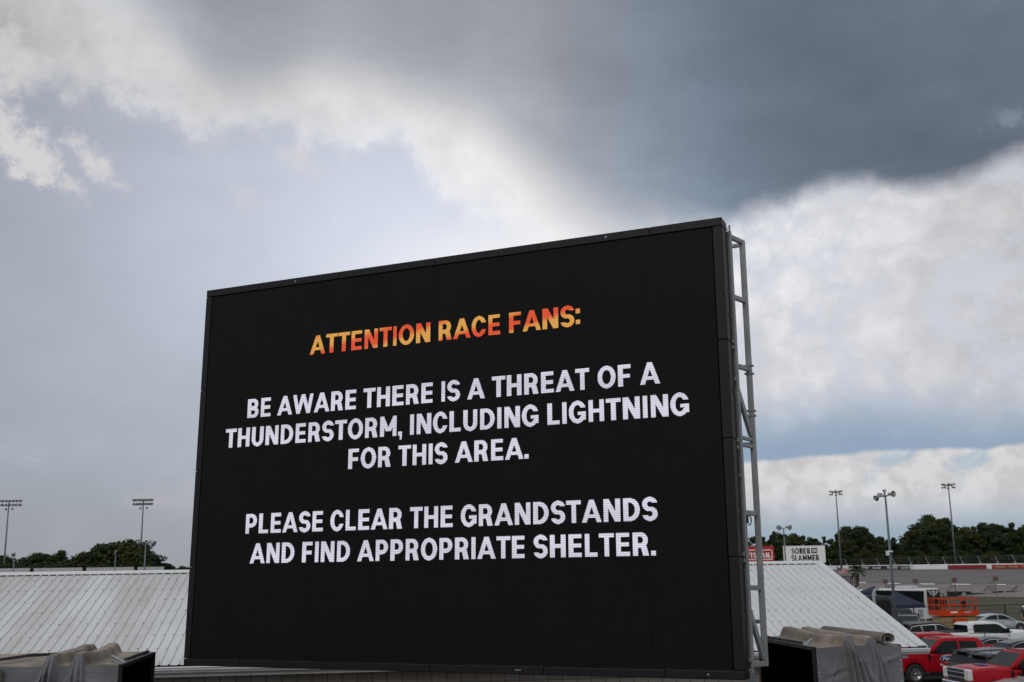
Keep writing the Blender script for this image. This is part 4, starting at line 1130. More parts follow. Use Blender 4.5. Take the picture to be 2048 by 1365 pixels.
def door_text(parent, t, x, side, y, z, w, cap):
    rot = Matrix.Rotation(PI, 4, 'Z') if side > 0 else Matrix.Identity(4)
    return block_text('door_lettering', parent, t, -w / 2, w / 2, 0, cap, M_wt, y=0, rows=16, xf=Matrix.Translation((x, side * (y + .008), z)) @ rot)

PICK = dict(L=6.3, x0=-3.15, hw=1.0, zb=.50, r=.43, ww=.29, ax=(2.13, -1.95), taper=.93, crown=.10,
    deck=[(-3.15, 1.40), (-1.36, 1.40), (-1.30, 1.32), (1.30, 1.32), (1.42, 1.40), (2.2, 1.43), (2.75, 1.38), (3.05, 1.28), (3.15, 1.10)],
    cab=[(-1.34, 1.30), (-1.30, 1.84), (-1.10, 1.97), (.45, 1.98), (.72, 1.93), (1.45, 1.36)], wb=.93, wt=.76,
    win=[[(-1.05, 1.40), (-1.02, 1.80), (-.20, 1.84), (-.18, 1.38)], [(-.08, 1.38), (-.10, 1.84), (.50, 1.84), (.66, 1.78), (1.12, 1.42), (.95, 1.30), (.55, 1.28)]],
    screens=[('rear_window', 0, M_glass), ('windscreen', 4, M_glass2)], mirror=(1.0, 1.46), mirror_d=(.13, .22, .36), handles=(-.92, .18), hz=1.18, seams=(-1.16, -.14, 1.16), spokes=6,
    boxes=[('grille', (3.12, 0, 1.10), (.14, 1.24, .44), M_dark), ('grille_bar', (3.19, 0, 1.20), (.06, 1.22, .05), M_chrome), ('grille_bar', (3.19, 0, 1.02), (.06, 1.22, .05), M_chrome), ('grille_surround', (3.14, 0, 1.33), (.10, 1.40, .05), M_chrome),
        ('front_bumper', (3.16, 0, .74), (.22, 1.94, .26), M_chrome), ('rear_bumper', (-3.2, 0, .72), (.16, 1.9, .2), M_chrome), ('bed_liner', (-2.24, 0, 1.405), (1.66, 1.52, .03), M_black), ('running_board', (0.1, .95, .46), (2.5, .18, .06), M_black), ('running_board', (0.1, -.95, .46), (2.5, .18, .06), M_black)],
    lamps=[('headlight', 3.10, .80, 1.14, (.2, .34, .42), M_lamp), ('tail_light', -3.12, .90, 1.18, (.1, .16, .36), M_tail), ('fender_vent', 1.40, 1.0, 1.14, (.10, .03, .30), M_black)])
def with_(d, **k): e = dict(d); e.update(k); return e
def red_truck(label):
    o = vehicle('pickup_truck', label, 'pickup truck', M_red, PICK, 'red pickups parked in rows')
    for s in (1, -1):
        oval_badge(o, .52, s, 1.0, 1.08, .78)
        door_text(o, 'RACING', .52, s, 1.0, .78, .80, .085); door_text(o, 'OFFICIAL', .30, s, 1.0, .58, .66, .075)
    q = MB(); q.lathe([(.001, .0), (1, .0), (1, .012), (.001, .014)], 24, 'z'); q.v = [(v[0] * .2 + 2.1, v[1] * .42, v[2] + 1.447) for v in q.v]; q.build('hood_badge', mat('badge blue', (.008, .028, .16), .3), o)
    for i in (-.5, -.25, 0, .25, .5):
        q = MB(); q.box((.60, i, 1.985), (.12, .07, .03)); q.build('roof_marker', M_black, o)
    q = MB(); q.tube([(1.2, -.9, 1.4), (1.0, -.98, 2.1)], .008, 4); q.build('antenna', M_black, o)
    return o
HL, HR = YAW + PI, YAW
place(red_truck('red pickup facing left, nearest the gutter corner, with oval badge and lettering on its door'), 1831.7, 1349, (2.13, 1.0, .43), HL)
place(red_truck('nearest red pickup at lower right, with chrome grille and headlight'), 1940, 1341, (3.1, .96, 1.34), HL)
place(red_truck('farthest red pickup, only its roof showing below the dark maroon car'), 1858, 1266.5, (-.2, .3, 1.98), HL)
WP = with_(PICK, L=5.8, x0=-2.75, hw=.97, zb=.42, r=.39, ax=(1.98, -1.65), win=[[(-1.0, 1.36), (-.98, 1.74), (-.86, 1.82), (.42, 1.83), (.66, 1.76), (1.14, 1.42), (1.0, 1.34)]], cab=[(-1.34, 1.30), (-1.28, 1.82), (-1.08, 1.92), (.45, 1.93), (.72, 1.88), (1.5, 1.36)], mirror_d=(.13, .2, .26), handle_m=M_white,
    boxes=[('grille', (3.04, 0, 1.0), (.1, 1.2, .36), M_dark), ('front_bumper', (3.05, 0, .66), (.18, 1.88, .24), M_white), ('rear_bumper', (-2.8, 0, .66), (.16, 1.84, .2), M_chrome), ('bed_cover', (-2.02, 0, 1.425), (1.36, 1.74, .04), M_black)], lamps=[('headlight', 2.98, .78, 1.06, (.2, .34, .26), M_lamp), ('tail_light', -2.72, .86, 1.12, (.1, .16, .36), M_tail)])
place(vehicle('pickup_truck', 'white crew cab pickup with dark windows facing right', 'pickup truck', mat('white lacquer', (.62, .63, .64), .25, 0, .03, 1, coat=.5), WP), 1937, 1246, (-1.2, -.76, 1.92), HR)
SED = dict(L=4.85, x0=-2.4, hw=.91, zb=.30, r=.335, ww=.22, ax=(1.42, -1.40), taper=.84, crown=.12, spokes=10,
    deck=[(-2.4, .82), (-2.3, .98), (-1.75, 1.04), (.85, .95), (1.6, .88), (2.2, .74), (2.45, .55)],
    cab=[(-2.0, 1.0), (-1.25, 1.30), (-.75, 1.41), (-.1, 1.45), (.35, 1.41), (1.25, .93)], wb=.82, wt=.60,
    win=[[(-1.35, 1.06), (-1.1, 1.22), (-.72, 1.33), (-.28, 1.36), (-.30, 1.03)], [(-.22, 1.03), (-.20, 1.36), (.05, 1.36), (.34, 1.31), (.86, 1.02)]],
    screens=[('rear_window', 0, M_glass), ('windscreen', 4, M_glass2)], mirror=(.82, 1.02), handles=(-.95, .05), hz=.86, seams=(-1.0, -.25, .95),
    boxes=[('grille', (2.42, 0, .58), (.06, 1.1, .2), M_dark), ('sill', (0, .86, .30), (2.2, .1, .1), M_dark), ('sill', (0, -.86, .30), (2.2, .1, .1), M_dark)], lamps=[('headlight', 2.22, .66, .70, (.3, .32, .12), M_lamp), ('tail_light', -2.33, .62, .86, (.14, .42, .13), M_tail)])
M_silver = mat('silver lacquer', (.33, .35, .38), .3, .4, .04, 1, coat=.4)
place(vehicle('car', 'silver four door sedan parked before the grass fence', 'car', M_silver, with_(SED, mirror_m=M_silver)), 2041.5, 1257.5, (1.42, -.9, .335), HR)
SUV = dict(L=4.75, x0=-2.35, hw=.94, zb=.36, r=.37, ww=.24, ax=(1.42, -1.38), taper=.86, crown=.12, spokes=5,
    deck=[(-2.35, .95), (-2.25, 1.12), (.75, 1.05), (1.7, 1.0), (2.2, .88), (2.4, .66)],
    cab=[(-2.25, 1.06), (-1.95, 1.52), (-1.6, 1.66), (-.3, 1.70), (.30, 1.64), (1.20, 1.03)], wb=.86, wt=.66,
    win=[[(-2.0, 1.14), (-1.75, 1.46), (-1.2, 1.53), (-1.12, 1.12)], [(-1.04, 1.12), (-1.1, 1.53), (-.24, 1.57), (-.24, 1.10)], [(-.16, 1.10), (-.16, 1.57), (.08, 1.56), (.30, 1.50), (.88, 1.10)]],
    screens=[('rear_window', 0, M_glass), ('windscreen', 4, M_glass2)], mirror=(.82, 1.14), handles=(-.9, .05), hz=.95, seams=(-1.08, -.2, .95),
    boxes=[('grille', (2.36, 0, .72), (.08, 1.0, .26), M_dark), ('roof_rail', (-.7, .60, 1.725), (1.9, .04, .045), M_galv), ('roof_rail', (-.7, -.60, 1.725), (1.9, .04, .045), M_galv), ('spoiler', (-1.98, 0, 1.60), (.26, 1.2, .05), M_black), ('number_plate', (-2.36, 0, .82), (.02, .34, .12), M_wt)],
    lamps=[('headlight', 2.22, .70, .86, (.3, .34, .14), M_lamp), ('tail_light', -2.27, .74, 1.02, (.14, .36, .15), M_tail)])
M_maroon = mat('maroon lacquer', (.012, .003, .005), .3, .0, .05, 1, spec=.3, coat=.2)
M_blackc = mat('black lacquer', (.005, .005, .006), .3, .0, .05, 1, spec=.3, coat=.15)
M_grey = mat('graphite lacquer', (.010, .011, .012), .3, .0, .05, 1, spec=.3, coat=.2)
place(vehicle('car', 'dark maroon car with roof rails beside the sloping roof edge', 'car', M_maroon, SUV, trim=M_chrome), 1880, 1245.5, (.25, -.5, 1.68), HR)
place(vehicle('car', 'black car facing the camera at the foot of the nearest light pole', 'car', M_blackc, SUV), 1815, 1231, (.1, 0, 1.68), YAW - 2.05)
HAT = with_(SUV, boxes=[b for b in SUV['boxes'] if b[0] != 'roof_rail'])
M_hglass = mat('dark hatch glass', (.005, .006, .007), .3, 0, .1, spec=.1)
place(vehicle('car', 'black hatchback with roof spoiler between the two nearest red pickups, further one', 'car', M_blackc, with_(HAT, screens=[('rear_window', 0, M_hglass), ('windscreen', 4, M_glass2)]), glass=M_hglass), 1904, 1298.5, (-2.1, .5, 1.66), HR)
place(vehicle('car', 'black hatchback right behind the hood of the nearest red pickup', 'car', M_blackc, with_(HAT, screens=[('rear_window', 0, M_hglass), ('windscreen', 4, M_glass2)]), glass=M_hglass), 1935, 1308.5, (-2.1, .5, 1.60), HR)
place(vehicle('car', 'black low car with chrome window line in front of the white pickup', 'car', M_blackc, with_(SED, boxes=SED['boxes'][:1]), trim=M_chrome), 1992, 1274.5, (-.1, -.3, 1.45), HR)
place(vehicle('car', 'black car with chrome window line cut off by the right picture edge', 'car', M_grey, with_(SED, boxes=SED['boxes'][:1]), trim=M_chrome), 2046, 1281, (-.5, -.5, 1.43), HR)
place(vehicle('car', 'silver car whose hood and windscreen poke in at the lower right corner', 'car', mat('pale silver lacquer', (.42, .43, .44), .3, .3, .04, 1, coat=.4), SUV), 2036, 1354, (1.15, -.2, 1.06), HL)
place(vehicle('pickup_truck', 'black pickup parked facing out under the navy canopy', 'pickup truck', M_blackc, PICK), 1800, 1218, (.4, 0, 1.98), YAW - 1.9)
place(vehicle('pickup_truck', 'black pickup with chrome grille between the exhaust stacks and the navy canopy', 'pickup truck', M_blackc, PICK), 1764, 1194, (.4, 0, 1.98), YAW - 1.55)

# semi truck tractor ------------------------------------------------------
semi = thing('semi_truck', 'black semi truck tractor with tall chrome exhaust stacks behind the roof edge', 'truck', (0, 0, 0))
q = MB(); loft(q, [(x, [(-w, zl), (-w, zt - .25), (-w * .8, zt), (w * .8, zt), (w, zt - .25), (w, zl)]) for x, w, zl, zt in ((-2.2, 1.15, 1.0, 3.35), (-.3, 1.18, 1.0, 3.45), (.2, 1.15, 1.0, 3.1), (.75, 1.02, .95, 2.25), (2.3, .86, .8, 1.95), (2.75, .74, .7, 1.75))])
bo = q.build('body', M_blackc, semi, bevel=.06, seg=3)
q = MB(); q.plate([(.22, -.95, 3.0), (.22, .95, 3.0), (.72, .9, 2.3), (.72, -.9, 2.3)], (.8, 0, .6), .02); q.build('windscreen', M_glass2, semi)
for s in (-1, 1):
    q = MB(); q.plate([(-.6, s * 1.19, 2.25), (-.6, s * 1.19, 2.95), (.05, s * 1.18, 2.85), (.3, s * 1.15, 2.25)], (0, s, 0), .015); q.build('window', M_glass, semi)
    q = MB(); q.tube([(-1.0, s * 1.32, .9), (-1.0, s * 1.32, 2.6), (-1.0, s * 1.32, 3.55), (-1.12, s * 1.32, 3.75), (-1.3, s * 1.32, 3.85)], [.13, .13, .10, .09, .09], 12); q.build('exhaust_stack', M_galv, semi)
    q = MB(); q.lathe([(.001, -.5), (.3, -.5), (.3, .5), (.001, .5)], 16, 'x', (-.4, s * 1.2, .75)); q.build('fuel_tank', M_chrome, semi)
    q = MB(); q.box((2.62, s * .82, 1.25), (.2, .26, .24)); q.build('headlight', M_lamp, semi, bevel=.03)
    q = MB(); q.tube([(.4, s * 1.25, 1.9), (.35, s * 1.42, 2.2), (.35, s * 1.42, 2.8)], .05, 6); q.build('mirror', M_chrome, semi)
    wheel(semi, 1.9, s * 1.0, .5, .3, 10, M_chrome)
    for xx in (-1.6, -2.9): wheel(semi, xx, s * .95, .5, .5, 10, M_chrome)
q = MB(); q.box((2.8, 0, 1.3), (.08, 1.1, .95)); q.build('grille', M_chrome, semi, bevel=.02)
q = MB(); q.box((2.85, 0, .62), (.3, 2.2, .34)); q.build('bumper', M_chrome, semi, bevel=.05)
q = MB(); q.box((-2.4, 0, .85), (2.6, .9, .25)); q.build('chassis', M_black, semi)
place(semi, 1751, 1178.5, (-1.15, 1.32, 3.8), HL)

# bus ------------------------------------------------------------------------
bus = thing('bus', 'white bus with a black front and silver V shaped graphic beside the orange lift', 'bus', (0, 0, 0))
BW, BH, BLn = 1.12, 3.08, 5.4        # front face at x=0
M_busw = mat('bus white', (.50, .51, .53), .35, 0, .05, .8, coat=.3)
q = MB(); loft(q, [(x, [(-w, .35), (-w, zt - .14), (-w * .9, zt), (w * .9, zt), (w, zt - .14), (w, .35)]) for x, w, zt in ((-BLn, BW, BH - .02), (-.12, BW, BH), (0, BW * .96, BH - .08))])
q.build('body', M_busw, bus, bevel=.05, seg=2)
q = MB(); q.plate([(.004, -1.04, .9), (.004, 1.04, .9), (.004, 1.04, BH - .14), (.004, -1.04, BH - .14)], (1, 0, 0), .012); fr = q.build('front_panel', M_black, bus)
q = MB(); q.plate([(.018, -.96, 1.45), (.018, .96, 1.45), (.018, .98, 2.3), (.018, -.98, 2.3)], (1, 0, 0), .012); q.build('windscreen', M_glass2, bus)
M_gr = mat('graphic silver', (.42, .42, .44), .4)
for P in ([(-.30, 2.86), (.30, 2.86), (.10, 2.36), (0, 2.26), (-.10, 2.36)], [(.50, 2.86), (.94, 2.86), (.30, 2.42), (.22, 2.50)], [(-.50, 2.86), (-.94, 2.86), (-.30, 2.42), (-.22, 2.50)]):
    q = MB(); q.plate([(.034, y, z) for y, z in P], (1, 0, 0), .006); q.build('graphic', M_gr, fr)
q = MB(); q.box((.05, 0, .62), (.2, 2.1, .4)); q.build('bumper', M_busw, bus, bevel=.05)
for s in (-1, 1):
    q = MB(); q.plate([(-.30, s * (BW + .002), 1.45), (-.22, s * (BW + .002), 2.84), (-BLn + .1, s * (BW + .002), 2.86), (-BLn + .1, s * (BW + .002), 1.6), (-1.2, s * (BW + .002), 1.6), (-.9, s * (BW + .002), 1.45)], (0, s, 0), .012); q.build('window_band', M_glass, bus)
    q = MB(); q.box((.06, s * .86, .95), (.08, .26, .22)); q.build('headlight', M_lamp, bus)
    q = MB(); q.tube([(0, s * 1.0, 2.6), (.25, s * 1.28, 2.5), (.25, s * 1.3, 2.0)], .05, 6); q.box((.25, s * 1.3, 2.0), (.1, .18, .36)); q.build('mirror', M_black, bus)
    q = MB(); q.plate([(-.5, s * (BW + .002), .5), (-.95, s * (BW + .002), .5), (-.95, s * (BW + .002), 1.2), (-.5, s * (BW + .002), 1.2)], (0, s, 0), .01); q.build('vent', M_galv, bus)
    for xx in (-1.3, -4.2): wheel(bus, xx, s * (BW - .12), .46, .28, 8, M_galv)
q = MB(); q.box((-2.7, 0, BH + .10), (1.6, 1.3, .2)); q.build('roof_unit', M_busw, bus, bevel=.05)
place(bus, 1851.5, 1179.5, (0, -BW, BH - .1), YAW - 1.05)

# scissor lift ---------------------------------------------------------------
M_or = mat('lift orange', (.52, .045, .006), .5, 0, .1, 2, spec=.2)
M_tan = mat('lift tan', (.28, .20, .095), .6, 0, .15, 2)
lift = thing('scissor_lift', 'orange railed scissor lift with a tan folded base', 'scissor lift', (0, 0, 0))
LL, LW, ZP, ZR = 2.75, 1.5, 1.98, 3.02
q = MB(); q.box((0, 0, ZP), (LL, LW, .10)); q.build('platform', M_or, lift)
q = MB()
for s in (-1, 1): q.box((0, s * (LW / 2 - .02), ZP + .15), (LL, .03, .21))
for s in (-1, 1): q.box((s * (LL / 2 - .02), 0, ZP + .15), (.03, LW, .21))
q.build('toe_board', M_or, lift)
for s in (-1, 1):
    for z in (ZR, (ZR + ZP) / 2 + .1):
        q = MB(); q.bar((-LL / 2, s * (LW / 2 - .03), z), (LL / 2, s * (LW / 2 - .03), z), .055); q.build('rail', M_or, lift)
        q = MB(); q.bar((s * (LL / 2 - .03), -LW / 2, z), (s * (LL / 2 - .03), LW / 2, z), .045); q.build('rail', M_or, lift)
    for x in (-1.34, -1.14, -.95, -.30, .18, 1.05, 1.34):
        q = MB(); q.bar((x, s * (LW / 2 - .03), ZP), (x, s * (LW / 2 - .03), ZR), .042); q.build('rail_post', M_or, lift)
q = MB(); q.box((-.85, -.3, ZP + .75), (.34, .3, .42)); q.box((.9, .3, ZP + .65), (.3, .25, .4)); q.build('control_box', M_black, lift)
q = MB(); q.box((0, 0, 1.46), (LL - .25, LW - .3, .80)); q.build('scissor_stack', M_tan, lift, bevel=.03)
for k_ in range(3):
    for s in (-1, 1): q = MB(); q.bar((-1.25, s * (LW / 2 - .12), 1.14 + .2 * k_), (1.25, s * (LW / 2 - .12), 1.22 + .2 * k_), .05, .10); q.build('scissor_arm', M_tan, lift)
q = MB(); q.box((0, 0, .78), (LL - .1, LW - .35, .42)); q.build('chassis', mat('lift dark', (.03, .028, .025), .6), lift, bevel=.03)
for s in (-1, 1): q = MB(); q.box((.05, s * (LW / 2 - .06), 1.32), (.95, .16, .86)); q.build('power_box', M_or, lift, bevel=.02)
for s in (-1, 1):
    q = MB(); q.box((-.35, s * (LW / 2 - .002), ZP + .17), (.5, .006, .09)); q.build('decal', M_wt, lift)
    q = MB(); q.box((.6, s * (LW / 2 - .002), ZP + .17), (.45, .006, .07)); q.build('decal', M_gr, lift)
    for x in (-1.0, 1.0): wheel(lift, x, s * (LW / 2 - .1), .40, .26, 6, M_or)
place(lift, 1955, 1197, (LL / 2, -LW / 2, ZR), YAW)

# canopies, banner, white trailer --------------------------------------------
M_navy = mat('navy canopy fabric', (.008, .016, .046), .8, 0, .15, 2)
def canopy(px, py, peak, half, eave, label, valance=.28):
    o = thing('canopy_tent', label, 'canopy', (0, 0, 0), 0, 'navy pop up canopies')
    q = MB(); c = [(-half, -half), (half, -half), (half, half), (-half, half)]
    def side(a, b_):
        def f(s, t):
            x = a[0] + (b_[0] - a[0]) * s; y = a[1] + (b_[1] - a[1]) * s; k_ = 1 - t
            z = eave + (peak - eave) * (t ** 1.12) - .05 * math.sin(PI * s) * k_ * math.sin(PI * min(1, t + .3))
            return Vector((x * k_, y * k_, z))
        return f
    for i in range(4): q.grid(side(c[i], c[(i + 1) % 4]), 8, 8)
    for i in range(4):
        a, b_ = c[i], c[(i + 1) % 4]; q.add([(a[0], a[1], eave), (b_[0], b_[1], eave), (b_[0], b_[1], eave - valance), (a[0], a[1], eave - valance)], [(0, 1, 2, 3)])
    q.build('canopy_top', M_navy, o)
    for x, y in c: q = MB(); q.bar((x * .97, y * .97, 0), (x * .97, y * .97, eave), .05); q.build('leg', M_white, o)
    place(o, px, py, (0, 0, peak), YAW + .35)
    return o
canopy(1793, 1184, 3.15, 1.45, 2.2, 'large navy canopy beside the nearest light pole')
canopy(1748, 1172.5, 2.95, 1.3, 2.3, 'small navy canopy peak left of the pale blue banner, beyond the semi truck')
canopy(1778, 1172.5, 2.95, 1.3, 2.3, 'small navy canopy peak just left of the nearest light pole, above the pale blue banner')
o = thing('banner_stand', 'pale blue and white banner wall standing beside the small navy canopies', 'banner', (0, 0, 0))
q = MB(); q.box((0, 0, 1.75), (2.1, .05, 1.7)); q.build('banner_panel', mat('banner pale blue', (.14, .24, .36), .7, 0, .5, 2.2, c2=(.36, .42, .48)), o)
for s in (-1, 1): q = MB(); q.bar((s * 1.08, 0, 0), (s * 1.08, 0, 2.7), .07); q.build('pole', mat('banner pole blue', (.02, .05, .2), .6), o)
place(o, 1770, 1178, (0, 0, 2.6), YAW)
o = thing('box_trailer', 'small white box trailer peeking over the sloping roof edge under the palm', 'trailer', (0, 0, 0))
q = MB(); q.box((0, 0, 1.5), (3.2, 1.8, 1.9)); q.build('body', M_white, o, bevel=.06)
q = MB(); q.box((-.2, -.905, 1.95), (1.2, .02, .5)); q.build('vent', M_galv, o)
for s in (-1, 1):
    for x in (-.4, .4): wheel(o, x, s * .9, .33, .2, 6)
q = MB(); q.bar((1.6, 0, .5), (2.5, 0, .5), .1); q.build('tow_bar', M_black, o)
place(o, 1724, 1179.5, (1.5, -.9, 2.45), YAW)

# palm, flag, slatted screen ----------------------------------------------------
def palm():
    c = at(1712, 1140, 165); h = c.z
    o = thing('palm_tree', 'lone palm tree in front of the race track', 'palm tree', (c.x, c.y, 0))
    q = MB(); q.tube([(0, 0, 0), (.05, 0, h * .5), (.16, 0, h * .9), (.10, 0, h)], [.26, .21, .30, .22], 10); q.build('trunk', mat('palm trunk', (.075, .05, .035), .9, 0, .3, 5), o)
    rp = random.Random(3); q = MB()
    for i in range(40):
        th = rp.uniform(0, 2 * PI); upa = rp.uniform(-.5, 1.3); Lf = rp.uniform(1.15, 1.75); P = []
        for k_ in range(6):
            t = k_ / 5; P.append(Vector((.1 + math.cos(th) * Lf * t * math.cos(upa) * 1.0, math.sin(th) * Lf * t * math.cos(upa), h + .1 + Lf * t * math.sin(upa) - .75 * t * t)))
        for k_ in range(5):
            d = (P[k_ + 1] - P[k_]); sd_ = d.cross(Vector((0, 0, 1))).normalized() * .2
            for s in (-1, 1): q.add([P[k_], P[k_ + 1], P[k_ + 1] + sd_ * s * (1 - k_ / 7) + Vector((0, 0, -.16)), P[k_] + sd_ * s * .8 + Vector((0, 0, -.16))], [(0, 1, 2, 3)])
    q.build('crown', mat('palm fronds', (.020, .034, .014), .7, 0, .35, 2), o, fix=False)
palm()
c = at(1674, 1127.5, 130)
fl = thing('flag', 'American flag waving on a dark pole above the roof edge', 'flag', (c.x, c.y, 0))
q = MB(); q.tube([(0, 0, 0), (0, 0, c.z)], .035, 8); q.lathe([(.001, c.z + .14), (.07, c.z + .07), (.001, c.z)], 8); q.build('pole', M_dark, fl)
FW, FH = 1.15, .62
def fw(s, t):
    return Vector((.04 + FW * s, .10 * math.sin(s * 7 + t * 1.3), c.z - .42 - FH * t - .26 * s - .05 * math.sin(s * 6)))
q = MB(); n0 = 26
V = [fw(i / n0, j / 26) for j in range(27) for i in range(n0 + 1)]
for j in range(26):
    for i in range(n0):
        blue = j < 14 and i < n0 * .42; stripe = (j // 2) % 2
        mi = (3 if (i % 3 == 1 and j % 3 == 1) else 2) if blue else (1 if stripe else 0)
        q.f.append((j * (n0 + 1) + i, j * (n0 + 1) + i + 1, (j + 1) * (n0 + 1) + i + 1, (j + 1) * (n0 + 1) + i)); q.mi.append(mi); q.sm.append(True)
q.v = [tuple(v) for v in V]
q.build('cloth', [mat('flag red', (.36, .02, .03), .8), mat('flag white', (.5, .48, .48), .8), mat('flag blue', (.015, .02, .09), .8), mat('flag star white', (.5, .48, .48), .8)], fl, fix=False)
c = at(1692, 1153, 120)
o = thing('slatted_screen', 'small dark slatted wooden screen below the flag at the roof edge', 'fence', (c.x, c.y, 0), YAW)
for i in range(9): q = MB(); q.box((-1.1 + i * .26, 0, c.z / 2), (.09, .05, c.z)); q.build('slat', mat('dark brown wood', (.035, .022, .018), .8), o)
for z in (c.z - .06, c.z - .7, .6): q = MB(); q.box((0, .05, z), (2.4, .05, .09)); q.build('rail', MATS['dark brown wood'], o)

# brown marker boards ------------------------------------------------------------
M_brn = mat('board brown', (.115, .070, .055), .8, 0, .25, 4)
for px, yt, w, lab in ((1770.5, 1159, 9, 'brown square board on a post just left of the nearest light pole'), (1830.5, 1158.5, 10, 'brown square board on a post above the roof of the bus'), (1908, 1156, 10, 'brown square board on a post above the orange lift'), (1990.5, 1153, 10.5, 'brown square board on a tall post farthest right, beside the grey mesh')):
    Yd = 172; t_ = at(px, yt, Yd); bw = w / FPX * Yd
    o = thing('marker_board', lab, 'marker board', (t_.x, t_.y, 0), 0, 'brown marker boards along the track apron')
    q = MB(); q.box((0, 0, t_.z - bw * .45), (bw, .08, bw * .85)); q.build('board', M_brn, o)
    q = MB(); q.bar((.06, .08, 0), (.06, .08, t_.z - .1), .09); q.build('post', M_dark, o)
a = at(1984, 1162, 168); zb_ = at(1984, 1186, 168).z
o = thing('mesh_screen', 'pale grey mesh screen below the farthest right brown board', 'screen', (a.x, a.y, 0))
M_mesh = mat('grey netting', (.19, .17, .165), .8)
q = MB()
for i in range(14): q.bar((-.55 + i * .085, 0, .9), (-.55 + i * .085, 0, a.z), .05, .03)
for i in range(7): q.bar((-.58, .02, a.z - .05 - i * .3), (.6, .02, a.z - .05 - i * .3), .05, .03)
q.build('netting', M_mesh, o)
for s in (-.6, .62): q = MB(); q.bar((s, .05, 0), (s, .05, a.z), .07); q.build('post', M_galv, o)

# fences on the grass --------------------------------------------------------------
def rail_fence(name, label, P, h, step, mat_, rails, pr=.05, mesh_lines=0, skip=()):
    """P: two ground points; posts every step"""
    a, b_ = Vector(P[0]), Vector(P[1]); L = (b_ - a).length; n = max(2, int(L / step)); e = (b_ - a) / n
    o = thing(name, label, 'fence', a)
    for i in range(n + 1):
        q = MB(); q.tube([e * i, e * i + Vector((0, 0, h))], pr, 6); q.build('post', mat_, o)
    for z in rails: q = MB(); q.tube([Vector((0, 0, z)), b_ - a + Vector((0, 0, z))], pr * .6, 6); q.build('rail', mat_, o)
    if mesh_lines:
        q = MB()
        for k_ in range(1, mesh_lines): q.bar(Vector((0, 0, h * k_ / mesh_lines)), b_ - a + Vector((0, 0, h * k_ / mesh_lines)), .012)
        m_ = int(L / .22)
        for k_ in range(m_): q.bar((b_ - a) * (k_ / m_), (b_ - a) * (k_ / m_) + Vector((0, 0, h)), .010)
        q.build('mesh', mat_, o)
    return o
rail_fence('chain_link_fence', 'black chain link fence along the near edge of the grass behind the silver sedan', (onz(1830, 1252, 0), onz(2130, 1243, 0)), 1.6, 2.75, M_black, (1.57, .08), .06, 4)
rail_fence('chain_link_fence', 'far thin wire fence along the edge of the track apron', (onz(1836, 1189.5, 0), onz(2120, 1187.5, 0)), 1.0, 2.6, M_dark, (.98,), .04)
rail_fence('rope_fence', 'row of thin black rods standing between the parked rows', (onz(1868, 1330, 0), onz(2080, 1322, 0)), 1.85, 3.2, M_black, (1.78,), .022)
# piled equipment and dark bank at the far side of the grass
bank = MB()
rb = random.Random(9)
for i in range(26):
    px = 1905 + i * 6.5; P = onz(px, 1193 + rb.uniform(-2, 2), 0); bank.box((P.x, P.y, rb.uniform(.2, .5)), (rb.uniform(.6, 1.5), .5, rb.uniform(.4, 1.0)), 0, Matrix.Rotation(rb.uniform(0, 3), 3, 'Z'))
bk = thing('tire_barrier', 'dark tyre barrier running along the far edge of the grass', 'barrier', onz(1990, 1193, 0))
for i in range(34):
    px = 1900 + i * 5.4; P = onz(px, 1193.5 - (px - 1900) * .008, 0) - Vector(bk.location)
    q = MB()
    for z in range(2 if rb.random() > .4 else 3): q.lathe([(.25, -.12), (.40, -.12), (.44, 0), (.40, .12), (.25, .12)], 12, 'z', (P.x + rb.uniform(-.05, .05), P.y, .14 + .26 * z), closed=True)
    q.build('tire_stack', M_rubber, bk)
cb = thing('guy_wire', 'thin pale wire sloping down across the grass from the flag to the right picture edge', 'wire', at(1690, 1142, 120))
q = MB(); A_, B_ = Vector((0, 0, 0)), at(2080, 1199, 105) - at(1690, 1142, 120); q.tube([A_.lerp(B_, t) - Vector((0, 0, .25 * math.sin(PI * t))) for t in np.linspace(0, 1, 12)], .018, 5); q.build('wire', M_galv, cb)

